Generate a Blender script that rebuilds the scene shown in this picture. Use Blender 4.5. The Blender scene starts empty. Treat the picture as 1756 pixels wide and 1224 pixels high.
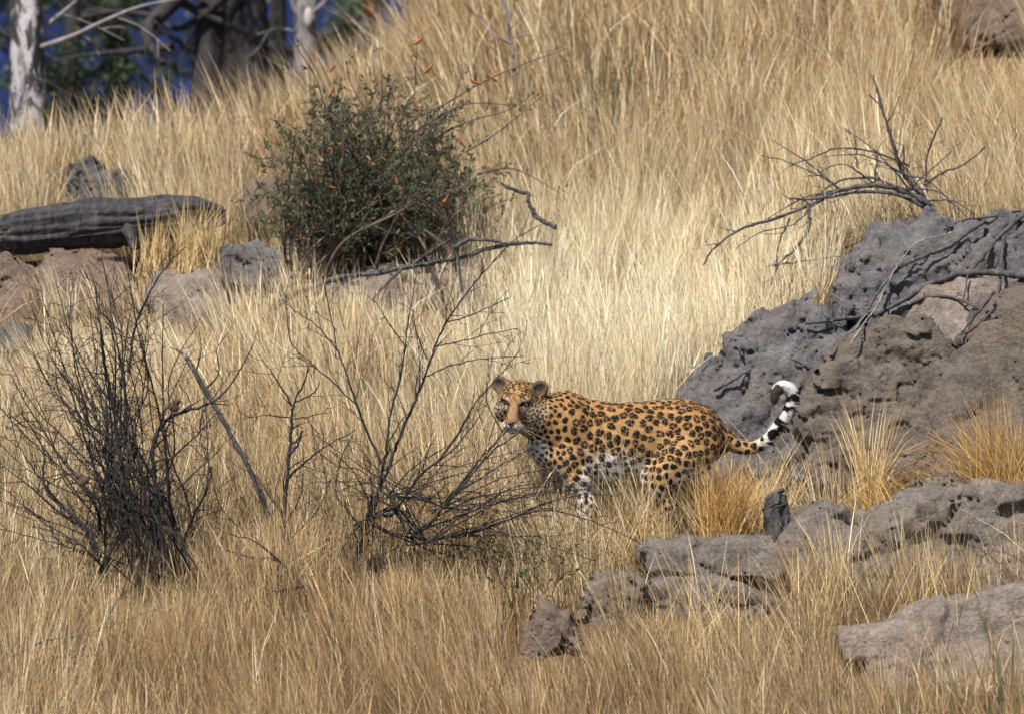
import bpy, math, random
import numpy as np
from mathutils import Vector, Matrix, kdtree
from mathutils.bvhtree import BVHTree
R = math.radians
SC = bpy.context.scene
COL = SC.collection

# ------------------------------------------------------------------ camera, sky, sun, exposure
F = 9900.0            # focal length in photograph pixels
D0 = 30.0             # metres from the camera to the leopard
ZC = 0.888            # camera height above the leopard's feet
cam = bpy.data.cameras.new('camera'); camo = bpy.data.objects.new('camera', cam); COL.objects.link(camo)
camo.location = (0, -D0, ZC); camo.rotation_euler = (R(90), 0, 0)
cam.sensor_width = 36; cam.lens = 36 * F / 1756; cam.clip_start = 0.5; cam.clip_end = 4000
cam.dof.use_dof = True; cam.dof.focus_distance = 29.9; cam.dof.aperture_fstop = 2.5
SC.camera = camo
SUN_EL, SUN_AZ = 55.0, -30.0       # azimuth: degrees to the right of the line back to the camera
sd = Vector((math.sin(R(SUN_AZ)) * math.cos(R(SUN_EL)), -math.cos(R(SUN_AZ)) * math.cos(R(SUN_EL)), math.sin(R(SUN_EL))))
world = bpy.data.worlds.new('World'); SC.world = world; world.use_nodes = True
wn = world.node_tree; sky = wn.nodes.new('ShaderNodeTexSky'); sky.sky_type = 'NISHITA'; sky.sun_disc = False
sky.sun_elevation = R(SUN_EL); sky.sun_rotation = math.atan2(sd.x, sd.y); sky.altitude = 1200; sky.dust_density = 0.4
wn.links.new(sky.outputs[0], wn.nodes['Background'].inputs[0]); wn.nodes['Background'].inputs[1].default_value = 0.075
sun = bpy.data.lights.new('sun', 'SUN'); sun.energy = 5.0; sun.angle = R(0.53); sun.color = (1, 0.92, 0.80)
suno = bpy.data.objects.new('sun', sun); COL.objects.link(suno); suno.location = sd * 60
suno.rotation_euler = sd.to_track_quat('Z', 'Y').to_euler()
SC.view_settings.view_transform = 'Standard'; SC.view_settings.look = 'None'
SC.view_settings.exposure = 0.70; SC.view_settings.gamma = 1.0
SC.cycles.max_bounces = 6; SC.cycles.diffuse_bounces = 3; SC.cycles.transmission_bounces = 4
SC.cycles.caustics_reflective = False; SC.cycles.caustics_refractive = False; SC.cycles.use_denoising = True

def at(px, py, y):
    d = D0 + y
    return np.array(((px - 878) / F * d, y, ZC + (612 - py) / F * d))

# ------------------------------------------------------------------ noise
_rs = np.random.RandomState(7)
_perm = _rs.permutation(256).astype(np.int32); _val = _rs.rand(256).astype(np.float32) * 2 - 1
_jit = _rs.rand(256, 3).astype(np.float32)
def _h(i, j, k): return _perm[(_perm[(_perm[i & 255] + j) & 255] + k) & 255]
def vnoise(p):
    p = np.asarray(p, np.float32); i = np.floor(p).astype(np.int32); f = p - i; f = f * f * (3 - 2 * f); o = 0
    for a in (0, 1):
        for b in (0, 1):
            for c in (0, 1):
                w = (f[..., 0] if a else 1 - f[..., 0]) * (f[..., 1] if b else 1 - f[..., 1]) * (f[..., 2] if c else 1 - f[..., 2])
                o = o + w * _val[_h(i[..., 0] + a, i[..., 1] + b, i[..., 2] + c)]
    return o
def fbm(p, oct=4, g=0.5):
    p = np.asarray(p, np.float32); s = 0; a = 1.0
    for k in range(oct): s = s + a * vnoise(p * (2.03 ** k) + 17.3 * k); a *= g
    return s
def voro(p):
    p = np.asarray(p, np.float32); i = np.floor(p).astype(np.int32)
    f1 = np.full(p.shape[:-1], 9.0, np.float32); f2 = f1.copy()
    for a in (-1, 0, 1):
        for b in (-1, 0, 1):
            for c in (-1, 0, 1):
                q = i + np.array((a, b, c)); d = q + _jit[_h(q[..., 0], q[..., 1], q[..., 2])] - p
                d = np.sqrt((d * d).sum(-1)); m = d < f1
                f2 = np.where(m, f1, np.minimum(f2, d)); f1 = np.where(m, d, f1)
    return f1, f2
def facet(p):
    p = np.asarray(p, np.float32); i = np.floor(p).astype(np.int32); f1 = np.full(p.shape[:-1], 9.0, np.float32); c = np.zeros(p.shape[:-1], np.float32)
    for a in (-1, 0, 1):
        for b in (-1, 0, 1):
            for e in (-1, 0, 1):
                q = i + np.array((a, b, e)); hh = _h(q[..., 0], q[..., 1], q[..., 2]); o = p - q - _jit[hh]; d = (o * o).sum(-1); m = d < f1
                dr = _jit[(hh * 5 + 11) & 255] * 2 - 1; f1 = np.where(m, d, f1); c = np.where(m, (o * dr).sum(-1) + .5 * _val[(hh * 7 + 3) & 255], c)
    return c
def n2(x, y, s, seed=0.0):
    x = np.asarray(x, float); return vnoise(np.stack([x * s + seed, np.asarray(y, float) * s + seed * 1.7, np.full(x.shape, seed * 0.37)], -1))
def sstep(x, a, b):
    t = np.clip((np.asarray(x, float) - a) / (b - a), 0, 1); return t * t * (3 - 2 * t)

# ------------------------------------------------------------------ objects
def tag(o, label=None, cat=None, group=None, kind=None):
    if label: o['label'] = label
    if cat: o['category'] = cat
    if group: o['group'] = group
    if kind: o['kind'] = kind
    return o
def empty(name, loc, label, cat, group=None):
    o = bpy.data.objects.new(name, None); COL.objects.link(o); o.location = loc; o.empty_display_size = 0.1
    return tag(o, label, cat, group)
def mesh_obj(name, V, faces, mat, parent=None, colors=None, smooth=True):
    V = np.asarray(V, np.float32).reshape(-1, 3)
    me = bpy.data.meshes.new(name); me.vertices.add(len(V))
    if not isinstance(faces, list): faces = [faces]
    faces = [np.asarray(f, np.int32) for f in faces if len(f)]
    loops = np.concatenate([f.ravel() for f in faces]); tot = np.concatenate([np.full(len(f), f.shape[1], np.int32) for f in faces])
    st = np.concatenate([[0], np.cumsum(tot)[:-1]]).astype(np.int32)
    me.loops.add(len(loops)); me.polygons.add(len(tot))
    o = bpy.data.objects.new(name, me); COL.objects.link(o)
    if parent is not None:
        o.parent = parent
        p = parent; off = np.zeros(3)
        while p is not None: off += np.array(p.location); p = p.parent
        V = V - off.astype(np.float32)
    me.vertices.foreach_set('co', V.ravel()); me.loops.foreach_set('vertex_index', loops)
    me.polygons.foreach_set('loop_start', st); me.polygons.foreach_set('loop_total', tot)
    me.polygons.foreach_set('use_smooth', np.full(len(tot), smooth))
    if colors is not None:
        a = me.color_attributes.new('Col', 'FLOAT_COLOR', 'POINT')
        c = np.ones((len(V), 4), np.float32); c[:, :3] = colors; a.data.foreach_set('color', c.ravel())
    me.update(calc_edges=True); me.validate()
    if mat is not None: me.materials.append(mat)
    return o

class MB:
    """collects tapered tubes"""
    def __init__(s): s.v = []; s.q = []; s.c = []; s.n = 0
    def tube(s, P, rad, sides=5, col=None):
        P = np.asarray(P, float); n = len(P); rad = np.broadcast_to(np.asarray(rad, float), (n,))
        T = np.gradient(P, axis=0); T /= np.linalg.norm(T, axis=1, keepdims=True) + 1e-9
        ref = np.array((0.31, 0.9, 0.3)); A = np.cross(T, ref); A /= np.linalg.norm(A, axis=1, keepdims=True) + 1e-9
        B = np.cross(T, A); an = np.arange(sides) / sides * 2 * math.pi
        V = P[:, None] + rad[:, None, None] * (np.cos(an)[None, :, None] * A[:, None] + np.sin(an)[None, :, None] * B[:, None])
        i = np.arange(n - 1)[:, None] * sides + s.n; j = np.arange(sides)[None]; k = (j + 1) % sides
        s.q.append(np.stack([i + j, i + k, i + sides + k, i + sides + j], -1).reshape(-1, 4))
        V = V.reshape(-1, 3); s.v.append(V)
        if col is not None: s.c.append(np.broadcast_to(np.asarray(col, float), V.shape))
        s.n += len(V)
    def build(s, name, mat, parent=None):
        return mesh_obj(name, np.concatenate(s.v), np.concatenate(s.q), mat, parent, np.concatenate(s.c) if s.c else None)

def smooth_line(P, per=5):
    P = np.asarray(P, float)
    if len(P) < 3:
        t = np.linspace(0, 1, per + 1)[:, None]; return P[0] * (1 - t) + P[-1] * t
    Q = np.vstack([2 * P[0] - P[1], P, 2 * P[-1] - P[-2]]); out = []
    for i in range(1, len(Q) - 2):
        a, b, c, d = Q[i - 1], Q[i], Q[i + 1], Q[i + 2]
        for t in np.arange(per) / per:
            out.append(0.5 * (2 * b + (c - a) * t + (2 * a - 5 * b + 4 * c - d) * t * t + (3 * b - a - 3 * c + d) * t ** 3))
    out.append(P[-1]); return np.array(out)

# ------------------------------------------------------------------ materials
def mat_new(name, rough=0.8, spec=0.3):
    m = bpy.data.materials.new(name); m.use_nodes = True; nt = m.node_tree; b = nt.nodes['Principled BSDF']
    b.inputs['Roughness'].default_value = rough; b.inputs['Specular IOR Level'].default_value = spec
    return m, nt, b
def noise_node(nt, scale, detail=4, rough=0.55, vec=None, dist=0.0):
    n = nt.nodes.new('ShaderNodeTexNoise'); n.inputs['Scale'].default_value = scale; n.inputs['Detail'].default_value = detail
    n.inputs['Roughness'].default_value = rough; n.inputs['Distortion'].default_value = dist
    if vec is not None: nt.links.new(vec, n.inputs['Vector'])
    return n.outputs['Fac']
def ramp(nt, fac, stops):
    r = nt.nodes.new('ShaderNodeValToRGB'); nt.links.new(fac, r.inputs[0]); e = r.color_ramp.elements
    while len(e) < len(stops): e.new(0.5)
    for k, (p, c) in enumerate(stops): e[k].position = p; e[k].color = (*c, 1)
    return r.outputs[0]
def mix(nt, fac, a, b, mode='MIX'):
    m = nt.nodes.new('ShaderNodeMix'); m.data_type = 'RGBA'; m.blend_type = mode
    for s, v in ((m.inputs[0], fac), (m.inputs[6], a), (m.inputs[7], b)):
        if hasattr(v, 'is_linked'): nt.links.new(v, s)
        elif isinstance(v, tuple): s.default_value = (*v, 1)
        else: s.default_value = v
    return m.outputs[2]
def bump(nt, b, h, strength, dist):
    n = nt.nodes.new('ShaderNodeBump'); n.inputs['Strength'].default_value = strength; n.inputs['Distance'].default_value = dist
    nt.links.new(h, n.inputs['Height']); nt.links.new(n.outputs[0], b.inputs['Normal'])
def objcoord(nt): return nt.nodes.new('ShaderNodeTexCoord').outputs['Object']
def rock_mat(name, dark, light, warm, warm_amt=0.5, scale=1.0):
    m, nt, b = mat_new(name, 0.85, 0.25); oc = objcoord(nt)
    base = ramp(nt, noise_node(nt, 9 * scale, 8, 0.68, oc, 0.4), [(0.33, dark), (0.66, light)])
    wf = ramp(nt, noise_node(nt, 3.1 * scale, 5, 0.6, oc), [(0.5 - 0.12 * warm_amt, (0, 0, 0)), (0.68, (warm_amt,) * 3)])
    c = mix(nt, wf, base, warm)
    sp = ramp(nt, noise_node(nt, 55, 3, 0.7, oc), [(0.36, (0.5, 0.5, 0.52)), (0.52, (1, 1, 1))])
    c = mix(nt, 0.75, c, sp, 'MULTIPLY'); nt.links.new(c, b.inputs['Base Color'])
    mp = nt.nodes.new('ShaderNodeMapping'); mp.inputs['Rotation'].default_value = (0.3, 0.45, 0); mp.inputs['Scale'].default_value = (1, 1, 1.9); nt.links.new(oc, mp.inputs[0])
    fis = [ramp(nt, noise_node(nt, sc, 6, 0.6, mp.outputs[0], 0.3), [(0.46, (1, 1, 1)), (0.5, (0, 0, 0)), (0.54, (1, 1, 1))]) for sc in (5.5, 13)]
    ck = mix(nt, 1.0, fis[0], fis[1], 'MULTIPLY');     bump(nt, b, mix(nt, 0.12, noise_node(nt, 38, 9, 0.76, oc), ck), 1.0, 0.035)
    return m
def bark_mat(name, dark, light, scale=1.0, bd=0.006):
    m, nt, b = mat_new(name, 0.85, 0.25); oc = objcoord(nt)
    mp = nt.nodes.new('ShaderNodeMapping'); mp.inputs['Scale'].default_value = (1, 1, 0.25); nt.links.new(oc, mp.inputs[0])
    nt.links.new(ramp(nt, noise_node(nt, 28 * scale, 6, 0.65, mp.outputs[0]), [(0.3, dark), (0.7, light)]), b.inputs['Base Color'])
    bump(nt, b, noise_node(nt, 60 * scale, 5, 0.6, mp.outputs[0]), 0.7, bd); return m
def attr_mat(name, rough=0.7, spec=0.2, trans=0.0):
    m, nt, b = mat_new(name, rough, spec); a = nt.nodes.new('ShaderNodeVertexColor'); a.layer_name = 'Col'
    nt.links.new(a.outputs[0], b.inputs['Base Color'])
    if trans:
        t = nt.nodes.new('ShaderNodeBsdfTranslucent'); nt.links.new(a.outputs[0], t.inputs[0])
        x = nt.nodes.new('ShaderNodeMixShader'); x.inputs[0].default_value = trans
        nt.links.new(b.outputs[0], x.inputs[1]); nt.links.new(t.outputs[0], x.inputs[2])
        nt.links.new(x.outputs[0], nt.nodes['Material Output'].inputs[0])
    return m
def plain_mat(name, c, rough=0.6, spec=0.3):
    m, nt, b = mat_new(name, rough, spec); oc = objcoord(nt)
    nt.links.new(ramp(nt, noise_node(nt, 40, 4, 0.6, oc), [(0.3, tuple(x * 0.75 for x in c)), (0.7, tuple(min(1, x * 1.2) for x in c))]), b.inputs['Base Color'])
    return m
M_grass = attr_mat('dry_grass', 0.5, 0.35, 0.15)
M_leaf = attr_mat('leaf', 0.55, 0.3, 0.25)
M_fur = attr_mat('fur', 0.75, 0.15)
M_twig = bark_mat('dark_twig', (0.009, 0.0085, 0.0095), (0.042, 0.038, 0.039))
M_dead = bark_mat('dead_wood', (0.022, 0.021, 0.024), (0.105, 0.098, 0.10))
M_pale = bark_mat('bleached_wood', (0.09, 0.085, 0.085), (0.30, 0.28, 0.27))
M_bushwood = bark_mat('bush_twig', (0.045, 0.032, 0.034), (0.15, 0.105, 0.095))
M_log = bark_mat('log_bark', (0.012, 0.012, 0.015), (0.08, 0.077, 0.085), 0.9, 0.035)
ROCK_GREY = rock_mat('grey_rock', (0.096, 0.096, 0.106), (0.222, 0.218, 0.228), (0.24, 0.185, 0.145), 0.4)
ROCK_BROWN = rock_mat('brown_rock', (0.098, 0.083, 0.074), (0.218, 0.184, 0.159), (0.25, 0.175, 0.12), 0.5)
ROCK_RED = rock_mat('reddish_rock', (0.130, 0.100, 0.086), (0.280, 0.208, 0.169), (0.28, 0.165, 0.10), 0.5)
ROCK_PALE = rock_mat('pale_rock', (0.176, 0.149, 0.135), (0.378, 0.317, 0.277), (0.32, 0.22, 0.15), 0.45)
ROCK_LEDGE = rock_mat('ledge_rock', (0.131, 0.115, 0.106), (0.281, 0.244, 0.219), (0.27, 0.19, 0.13), 0.4)
ROCK_SLATE = rock_mat('slate_rock', (0.057, 0.060, 0.067), (0.161, 0.161, 0.170), (0.17, 0.14, 0.11), 0.3)

# ------------------------------------------------------------------ terrain
def gz(x, y):
    x = np.asarray(x, float); y = np.asarray(y, float)
    yc = np.interp(x, [-3.6, -2.7, -1.9, -1.2, -.4, .5, 2.0], [4.3, 4.75, 5.2, 5.75, 7.2, 9.5, 12.8])
    right = (yc - 4.3) / 8.5                                  # where the slope eases into its crest
    s = 0.42
    yy = np.where(y < yc, y, yc + (1 - np.exp(-np.maximum(y - yc, 0) / 1.8)) * (0.6 + 0.7 * right))
    z = s * np.maximum(yy, -14) - np.maximum(-14 - yy, 0) * 0.02
    z = z - 0.055 * np.maximum(y - 3.0, 0).clip(0, 5) * (1 - right)
    over = np.maximum(y - yc - 1.2, 0)
    z = z - 0.16 * np.minimum(over, 60)                     # falls away behind the crest
    z = z + 0.62 * sstep(x, 0.95, 2.1) * sstep(y, 0.5, 1.9) * (1 - sstep(y, 2.6, 7.5))
    z = z + 0.05 * n2(x, y, 0.9, 3.1) * np.exp(-(np.hypot(x - .5, y) / 1.0) ** 2 * 0 ) + 0.012 * n2(x, y, 4.0, 5.7)
    fl = np.exp(-((x - 0.45) / 0.55) ** 2 - (y / 0.35) ** 2)  # the ledge the leopard stands on
    z = z * (1 - fl) + (-0.005) * fl
    return z
def spread(lo, hi, step, far_lo, far_hi):
    c = list(np.arange(lo, hi + 1e-6, step)); st = step; v = lo
    while v > far_lo: st *= 1.25; v -= st; c.insert(0, v)
    st = step; v = hi
    while v < far_hi: st *= 1.25; v += st; c.append(v)
    return np.array(c)
gx = spread(-6, 6, 0.125, -500, 500); gy = spread(-7, 16, 0.125, -120, 900)
X, Y = np.meshgrid(gx, gy, indexing='ij'); Z = gz(X, Y)
nx, ny = X.shape; ii = (np.arange(nx - 1)[:, None] * ny + np.arange(ny - 1)[None]).ravel()
m, nt, b = mat_new('dry_soil', 0.95, 0.1); oc = objcoord(nt)
c = ramp(nt, noise_node(nt, 2.5, 8, 0.65, oc), [(0.3, (0.10, 0.07, 0.045)), (0.55, (0.17, 0.118, 0.072)), (0.75, (0.23, 0.165, 0.10))])
c = mix(nt, 0.6, c, ramp(nt, noise_node(nt, 38, 6, 0.75, oc), [(0.35, (0.4, 0.36, 0.33)), (0.6, (1, 1, 1))]), 'MULTIPLY')
nt.links.new(c, b.inputs['Base Color']); bump(nt, b, noise_node(nt, 30, 8, 0.7, oc), 0.9, 0.03)
tag(mesh_obj('ground', np.stack([X, Y, Z], -1), np.stack([ii, ii + ny, ii + ny + 1, ii + 1], -1), m), kind='structure')

# far ridge over the crest, its blue shade painted into the base colour
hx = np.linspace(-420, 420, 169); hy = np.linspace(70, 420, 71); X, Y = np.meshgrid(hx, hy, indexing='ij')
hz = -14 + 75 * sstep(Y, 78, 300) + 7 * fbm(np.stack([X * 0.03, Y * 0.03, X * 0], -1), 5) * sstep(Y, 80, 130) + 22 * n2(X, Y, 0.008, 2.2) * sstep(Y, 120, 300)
m, nt, b = mat_new('blue_shade_ridge', 1.0, 0.0); oc = objcoord(nt)
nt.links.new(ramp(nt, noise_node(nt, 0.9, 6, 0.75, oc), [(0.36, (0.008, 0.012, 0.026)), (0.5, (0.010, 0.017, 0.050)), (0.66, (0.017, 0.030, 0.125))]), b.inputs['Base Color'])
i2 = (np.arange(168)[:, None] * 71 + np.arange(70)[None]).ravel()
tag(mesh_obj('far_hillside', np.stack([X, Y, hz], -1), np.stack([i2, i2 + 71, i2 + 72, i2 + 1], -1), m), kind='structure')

# ------------------------------------------------------------------ implicit surfaces
def surface_nets(Fv, o, h):
    S = Fv < 0; n = Fv.shape; cs = np.zeros([k - 1 for k in n], np.int8)
    cor = [(a, b, c) for a in (0, 1) for b in (0, 1) for c in (0, 1)]
    for a, b, c in cor: cs += S[a:n[0] - 1 + a, b:n[1] - 1 + b, c:n[2] - 1 + c]
    act = (cs > 0) & (cs < 8); idx = np.argwhere(act); acc = np.zeros((len(idx), 3), np.float32); cnt = np.zeros(len(idx), np.float32)
    for a in cor:
        for ax in range(3):
            if a[ax]: continue
            bb = list(a); bb[ax] = 1
            f0 = Fv[idx[:, 0] + a[0], idx[:, 1] + a[1], idx[:, 2] + a[2]]; f1 = Fv[idx[:, 0] + bb[0], idx[:, 1] + bb[1], idx[:, 2] + bb[2]]
            mk = (f0 < 0) != (f1 < 0); t = np.where(mk, f0 / np.where(mk, f0 - f1, 1), 0)
            p = np.tile(np.array(a, np.float32), (len(idx), 1)); p[:, ax] += t
            acc += p * mk[:, None]; cnt += mk
    V = (idx + acc / cnt[:, None]) * h + np.asarray(o)
    vid = np.full(cs.shape, -1, np.int32); vid[act] = np.arange(len(idx)); Q = []
    for ax in range(3):
        u, v = (ax + 1) % 3, (ax + 2) % 3
        sl = [slice(1, -1)] * 3; a = list(sl); a[ax] = slice(0, -1); bb = list(sl); bb[ax] = slice(1, None)
        A, B = S[tuple(a)], S[tuple(bb)]
        e = np.argwhere(A != B); ins = A[tuple(e.T)]
        e = e.copy(); e[:, u] += 1; e[:, v] += 1
        def cell(du, dv):
            q = e.copy(); q[:, u] += du; q[:, v] += dv; return vid[q[:, 0], q[:, 1], q[:, 2]]
        q = np.stack([cell(-1, -1), cell(0, -1), cell(0, 0), cell(-1, 0)], -1)
        q[~ins] = q[~ins][:, ::-1]; Q.append(q)
    return V, np.concatenate(Q)

def poly_sdf(px, pz, P):
    d = np.full(px.shape, 1e9); s = np.ones(px.shape)
    for i in range(len(P)):
        a, b2 = P[i], P[i - 1]; ex, ez = b2[0] - a[0], b2[1] - a[1]; wx, wz = px - a[0], pz - a[1]
        t = np.clip((wx * ex + wz * ez) / (ex * ex + ez * ez + 1e-12), 0, 1)
        d = np.minimum(d, (wx - ex * t) ** 2 + (wz - ez * t) ** 2)
        c1, c2, c3 = pz >= a[1], pz < b2[1], ex * wz > ez * wx
        s = np.where((c1 & c2 & c3) | (~c1 & ~c2 & ~c3), -s, s)
    return s * np.sqrt(d)

ROCKS = []           # (verts, quads) of every rock for finding surfaces
FOOT = []            # footprints kept clear of grass
def rock(name, outline, y0, depth, mat, parent=None, lean=0.5, rnd=0.08, h=0.02, seed=0, amp=0.05, crack=0.03, cs=3.0, strata=0.0, stretch=(1, 1, 1), block=0.22, plates=0.0):
    """solid block: a traced outline at distance y0, 'depth' thick, face leaning back, weathered by noise and cracks"""
    h *= 1.18
    P = np.array([at(px, py, y0)[[0, 2]] for px, py in outline]); zm = P[:, 1].min()
    lo = np.array((P[:, 0].min() - 0.12, 0, P[:, 1].min() - 0.12)); hi = np.array((P[:, 0].max() + 0.12, 0, P[:, 1].max() + 0.12))
    ys0 = y0 - 0.15; ys1 = y0 + depth + lean * (hi[2] - zm) + 0.15
    xs = np.arange(lo[0], hi[0], h); zs = np.arange(lo[2], hi[2], h); ys = np.arange(ys0, ys1, h)
    gx2, gz2 = np.meshgrid(xs, zs, indexing='ij'); d2 = poly_sdf(gx2, gz2, P).astype(np.float32)[:, None, :]
    fr = (y0 + lean * (zs - zm))[None, None, :] - ys[None, :, None]; fr = (fr / math.hypot(1, lean)).astype(np.float32)
    bk = (ys - (y0 + depth + lean * (hi[2] - zm) * 0.6))[None, :, None].astype(np.float32)
    q1, q2, q3 = d2 + rnd, np.broadcast_to(fr + rnd * 1.0, (len(xs), len(ys), len(zs))), np.broadcast_to(bk + rnd, (len(xs), len(ys), len(zs)))
    q1 = np.broadcast_to(q1, q2.shape)
    f = np.sqrt(np.maximum(q1, 0) ** 2 + np.maximum(q2, 0) ** 2 + np.maximum(q3, 0) ** 2) + np.minimum(np.maximum(np.maximum(q1, q2), q3), 0) - rnd
    nb = np.argwhere(np.abs(f) < amp * 2.2 + crack + h * 2); p = np.stack([xs[nb[:, 0]], ys[nb[:, 1]], zs[nb[:, 2]]], -1)
    s = seed * 7.31
    w = p + 0.05 * np.stack([fbm(p * 5 + s + k * 9, 2) for k in range(3)], -1)
    dsp = amp * fbm(p * 2.6 + s, 6, 0.52)
    f1, f2 = voro(w * cs * np.array(stretch) + s); e = f2 - f1
    dsp = dsp - crack * np.exp(-(e / 0.045) ** 2) + block * facet(w * cs * np.array(stretch) + s) / cs * 0.55 + block * 0.4 * facet(w * cs * 2.3 * np.array(stretch) + s * 1.9) / (cs * 2.3)
    f1, f2 = voro(w * cs * 2.6 * np.array((0.8, 0.8, 1.5)) + s * 2); dsp = dsp - crack * 0.38 * np.exp(-((f2 - f1) / 0.07) ** 2)
    f1, f2 = voro((w @ np.array(((.8, .5, .3), (-.5, .8, .2), (-.3, -.2, .9)))) * cs * np.array((.45, .45, 2.6)) + s * 3); dsp = dsp - crack * 0.5 * np.exp(-((f2 - f1) / 0.05) ** 2)
    A2 = w @ np.array(((.85, .3, .42), (-.3, .95, .0), (-.42, -.12, .9))).T
    for fq, am, an in ((1.6, .8, (1, 1, 2.2)), (3.6, .55, (1, 1, 1.5)), (2.6, .5, (2.4, 1, .8))):
        rg = 1 - np.minimum(np.abs(fbm(A2 * fq * np.array(an) + s + fq * 11, 3)) * 2.2, 1); dsp = dsp - crack * am * rg ** 14
    if plates:
        a_ = (w @ np.array((-.50, -.10, .86))) * 5.2 + .9 * fbm(w * 1.7 + s, 3) + s; fr_ = a_ - np.floor(a_); idn = vnoise(np.stack([np.floor(a_) * 3.7, w[:, 0] * 1.5, w[:, 1] * 1.5], -1))
        dsp = dsp + plates * (1.15 * (fr_ - .5) + .9 * idn); a_ = (w @ np.array((.72, -.2, .66))) * 4.1 + .8 * fbm(w * 2.1 + s + 9, 3); dsp = dsp + plates * .7 * (a_ - np.floor(a_) - .5)
    if strata: dsp = dsp - strata * (1 - np.abs(2 * ((w[:, 2] * 9 + 0.25 * w[:, 0] * 9 + s) % 1) - 1)) ** 4
    f = f.copy(); f[nb[:, 0], nb[:, 1], nb[:, 2]] -= dsp
    V, Q = surface_nets(f.astype(np.float32), (xs[0], ys[0], zs[0]), h)
    ROCKS.append((V, Q)); FOOT.append((P[:, 0].min(), P[:, 0].max(), y0 - 0.02, y0 + depth + lean * (P[:, 1].max() - zm), V))
    return mesh_obj(name, V, Q, mat, parent)

# right-hand outcrop: several joined blocks
oc_root = empty('rock_outcrop', tuple(at(1500, 800, 0.5)), 'large cracked grey and brown rock outcrop behind the leopard with dead branches lying on it', 'rock')
r = rock('rock_block', [(1165, 690), (1200, 655), (1245, 610), (1265, 565), (1330, 520), (1430, 490), (1480, 520), (1470, 600), (1420, 660), (1400, 830), (1180, 830)], 0.42, 0.5, ROCK_GREY, oc_root, 0.75, 0.05, 0.016, 1, 0.03, 0.03, 2.6, 0.0, plates=.05)
tag(r, 'grey fractured lower block of the outcrop')
r = rock('rock_block', [(1425, 500), (1455, 455), (1510, 400), (1580, 385), (1620, 355), (1700, 372), (1790, 350), (1850, 370), (1850, 600), (1600, 600), (1450, 580)], 1.15, 0.6, ROCK_GREY, oc_root, 0.6, 0.05, 0.017, 2, 0.03, 0.03, 2.4, 0.0, plates=.05)
tag(r, 'grey upper block of the outcrop')
r = rock('rock_block', [(1385, 660), (1440, 610), (1530, 545), (1600, 550), (1650, 600), (1655, 680), (1640, 760), (1600, 850), (1390, 850), (1370, 740)], 0.30, 0.5, ROCK_BROWN, oc_root, 0.5, 0.06, 0.0145, 3, 0.028, 0.025, 5.5, 0.0, (0.6, 0.8, 1.9), plates=.022)
tag(r, 'brown crumbling middle block of the outcrop')
r = rock('rock_block', [(1612, 690), (1640, 610), (1690, 545), (1740, 500), (1860, 450), (1900, 600), (1880, 860), (1600, 860), (1605, 760)], 0.16, 0.6, ROCK_BROWN, oc_root, 0.55, 0.1, 0.018, 4, 0.035, 0.02, 1.6)
tag(r, 'smooth rounded brown block of the outcrop')
r = rock('rock_block', [(1560, 560), (1600, 500), (1680, 470), (1740, 480), (1720, 560), (1640, 610)], 0.85, 0.4, ROCK_PALE, oc_root, 0.7, 0.05, 0.018, 5, 0.03, 0.02, 3.0)  # paler rock colour than the blocks around it
tag(r, 'pale hollow of the outcrop')
# ledge in front
lg = empty('rock_ledge', tuple(at(1400, 960, -0.45)), 'low grey rock ledge running through the grass in front of the leopard', 'rock')
rock('ledge_block', [(1112, 952), (1130, 933), (1200, 932), (1290, 922), (1330, 925), (1350, 960), (1340, 1090), (1115, 1110), (1108, 1010)], -1.0, 0.6, ROCK_LEDGE, lg, 0.35, 0.035, 0.015, 6, 0.02, 0.02, 3.0, 0.0, (0.6, 0.6, 1.8), plates=.03)
rock('ledge_block', [(1325, 935), (1370, 885), (1400, 866), (1450, 880), (1500, 915), (1490, 1080), (1330, 1080)], -0.85, 0.55, ROCK_LEDGE, lg, 0.5, 0.06, 0.018, 7, 0.035, 0.02, 2.5, 0.01)
rock('ledge_block', [(1470, 920), (1530, 880), (1580, 852), (1640, 836), (1690, 838), (1760, 826), (1860, 822), (1860, 1080), (1480, 1080)], -0.75, 0.6, ROCK_LEDGE, lg, 0.45, 0.06, 0.017, 8, 0.03, 0.025, 2.6, 0.0, (0.8, 0.8, 1.5), plates=.035)
def boulder(label, outline, y0, depth, mat, **k):
    P = np.array(outline, float); o = at(P[:, 0].mean(), P[:, 1].max(), y0)
    r = rock('boulder', outline, y0, depth, mat, None, **k); return tag(r, label, 'rock')
tag(rock('stone', [(1663, 826), (1690, 820), (1722, 823), (1722, 842), (1700, 852), (1668, 850)], -0.26, 0.14, ROCK_PALE, None, 0.1, 0.02, 0.008, 9, 0.01, 0.008, 6), 'small flat pale stone lying on top of the rock ledge', 'stone')
boulder('rounded grey boulder at the left end of the rock ledge, beside a reddish boulder', [(1000, 1010), (1030, 988), (1080, 992), (1108, 1015), (1112, 1120), (1000, 1130)], -1.15, 0.3, ROCK_LEDGE, lean=0.3, rnd=0.05, h=0.013, seed=11, amp=0.03, crack=0.03, cs=5)
boulder('reddish broken boulder with a dark hollow at its foot, in the grass below the leopard', [(875, 1130), (905, 1075), (930, 1035), (985, 1050), (1010, 1100), (1000, 1130), (960, 1120), (930, 1150), (935, 1200), (880, 1200)], -1.55, 0.35, ROCK_RED, lean=0.35, rnd=0.04, h=0.013, seed=12, amp=0.035, crack=0.03, cs=4)
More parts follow.
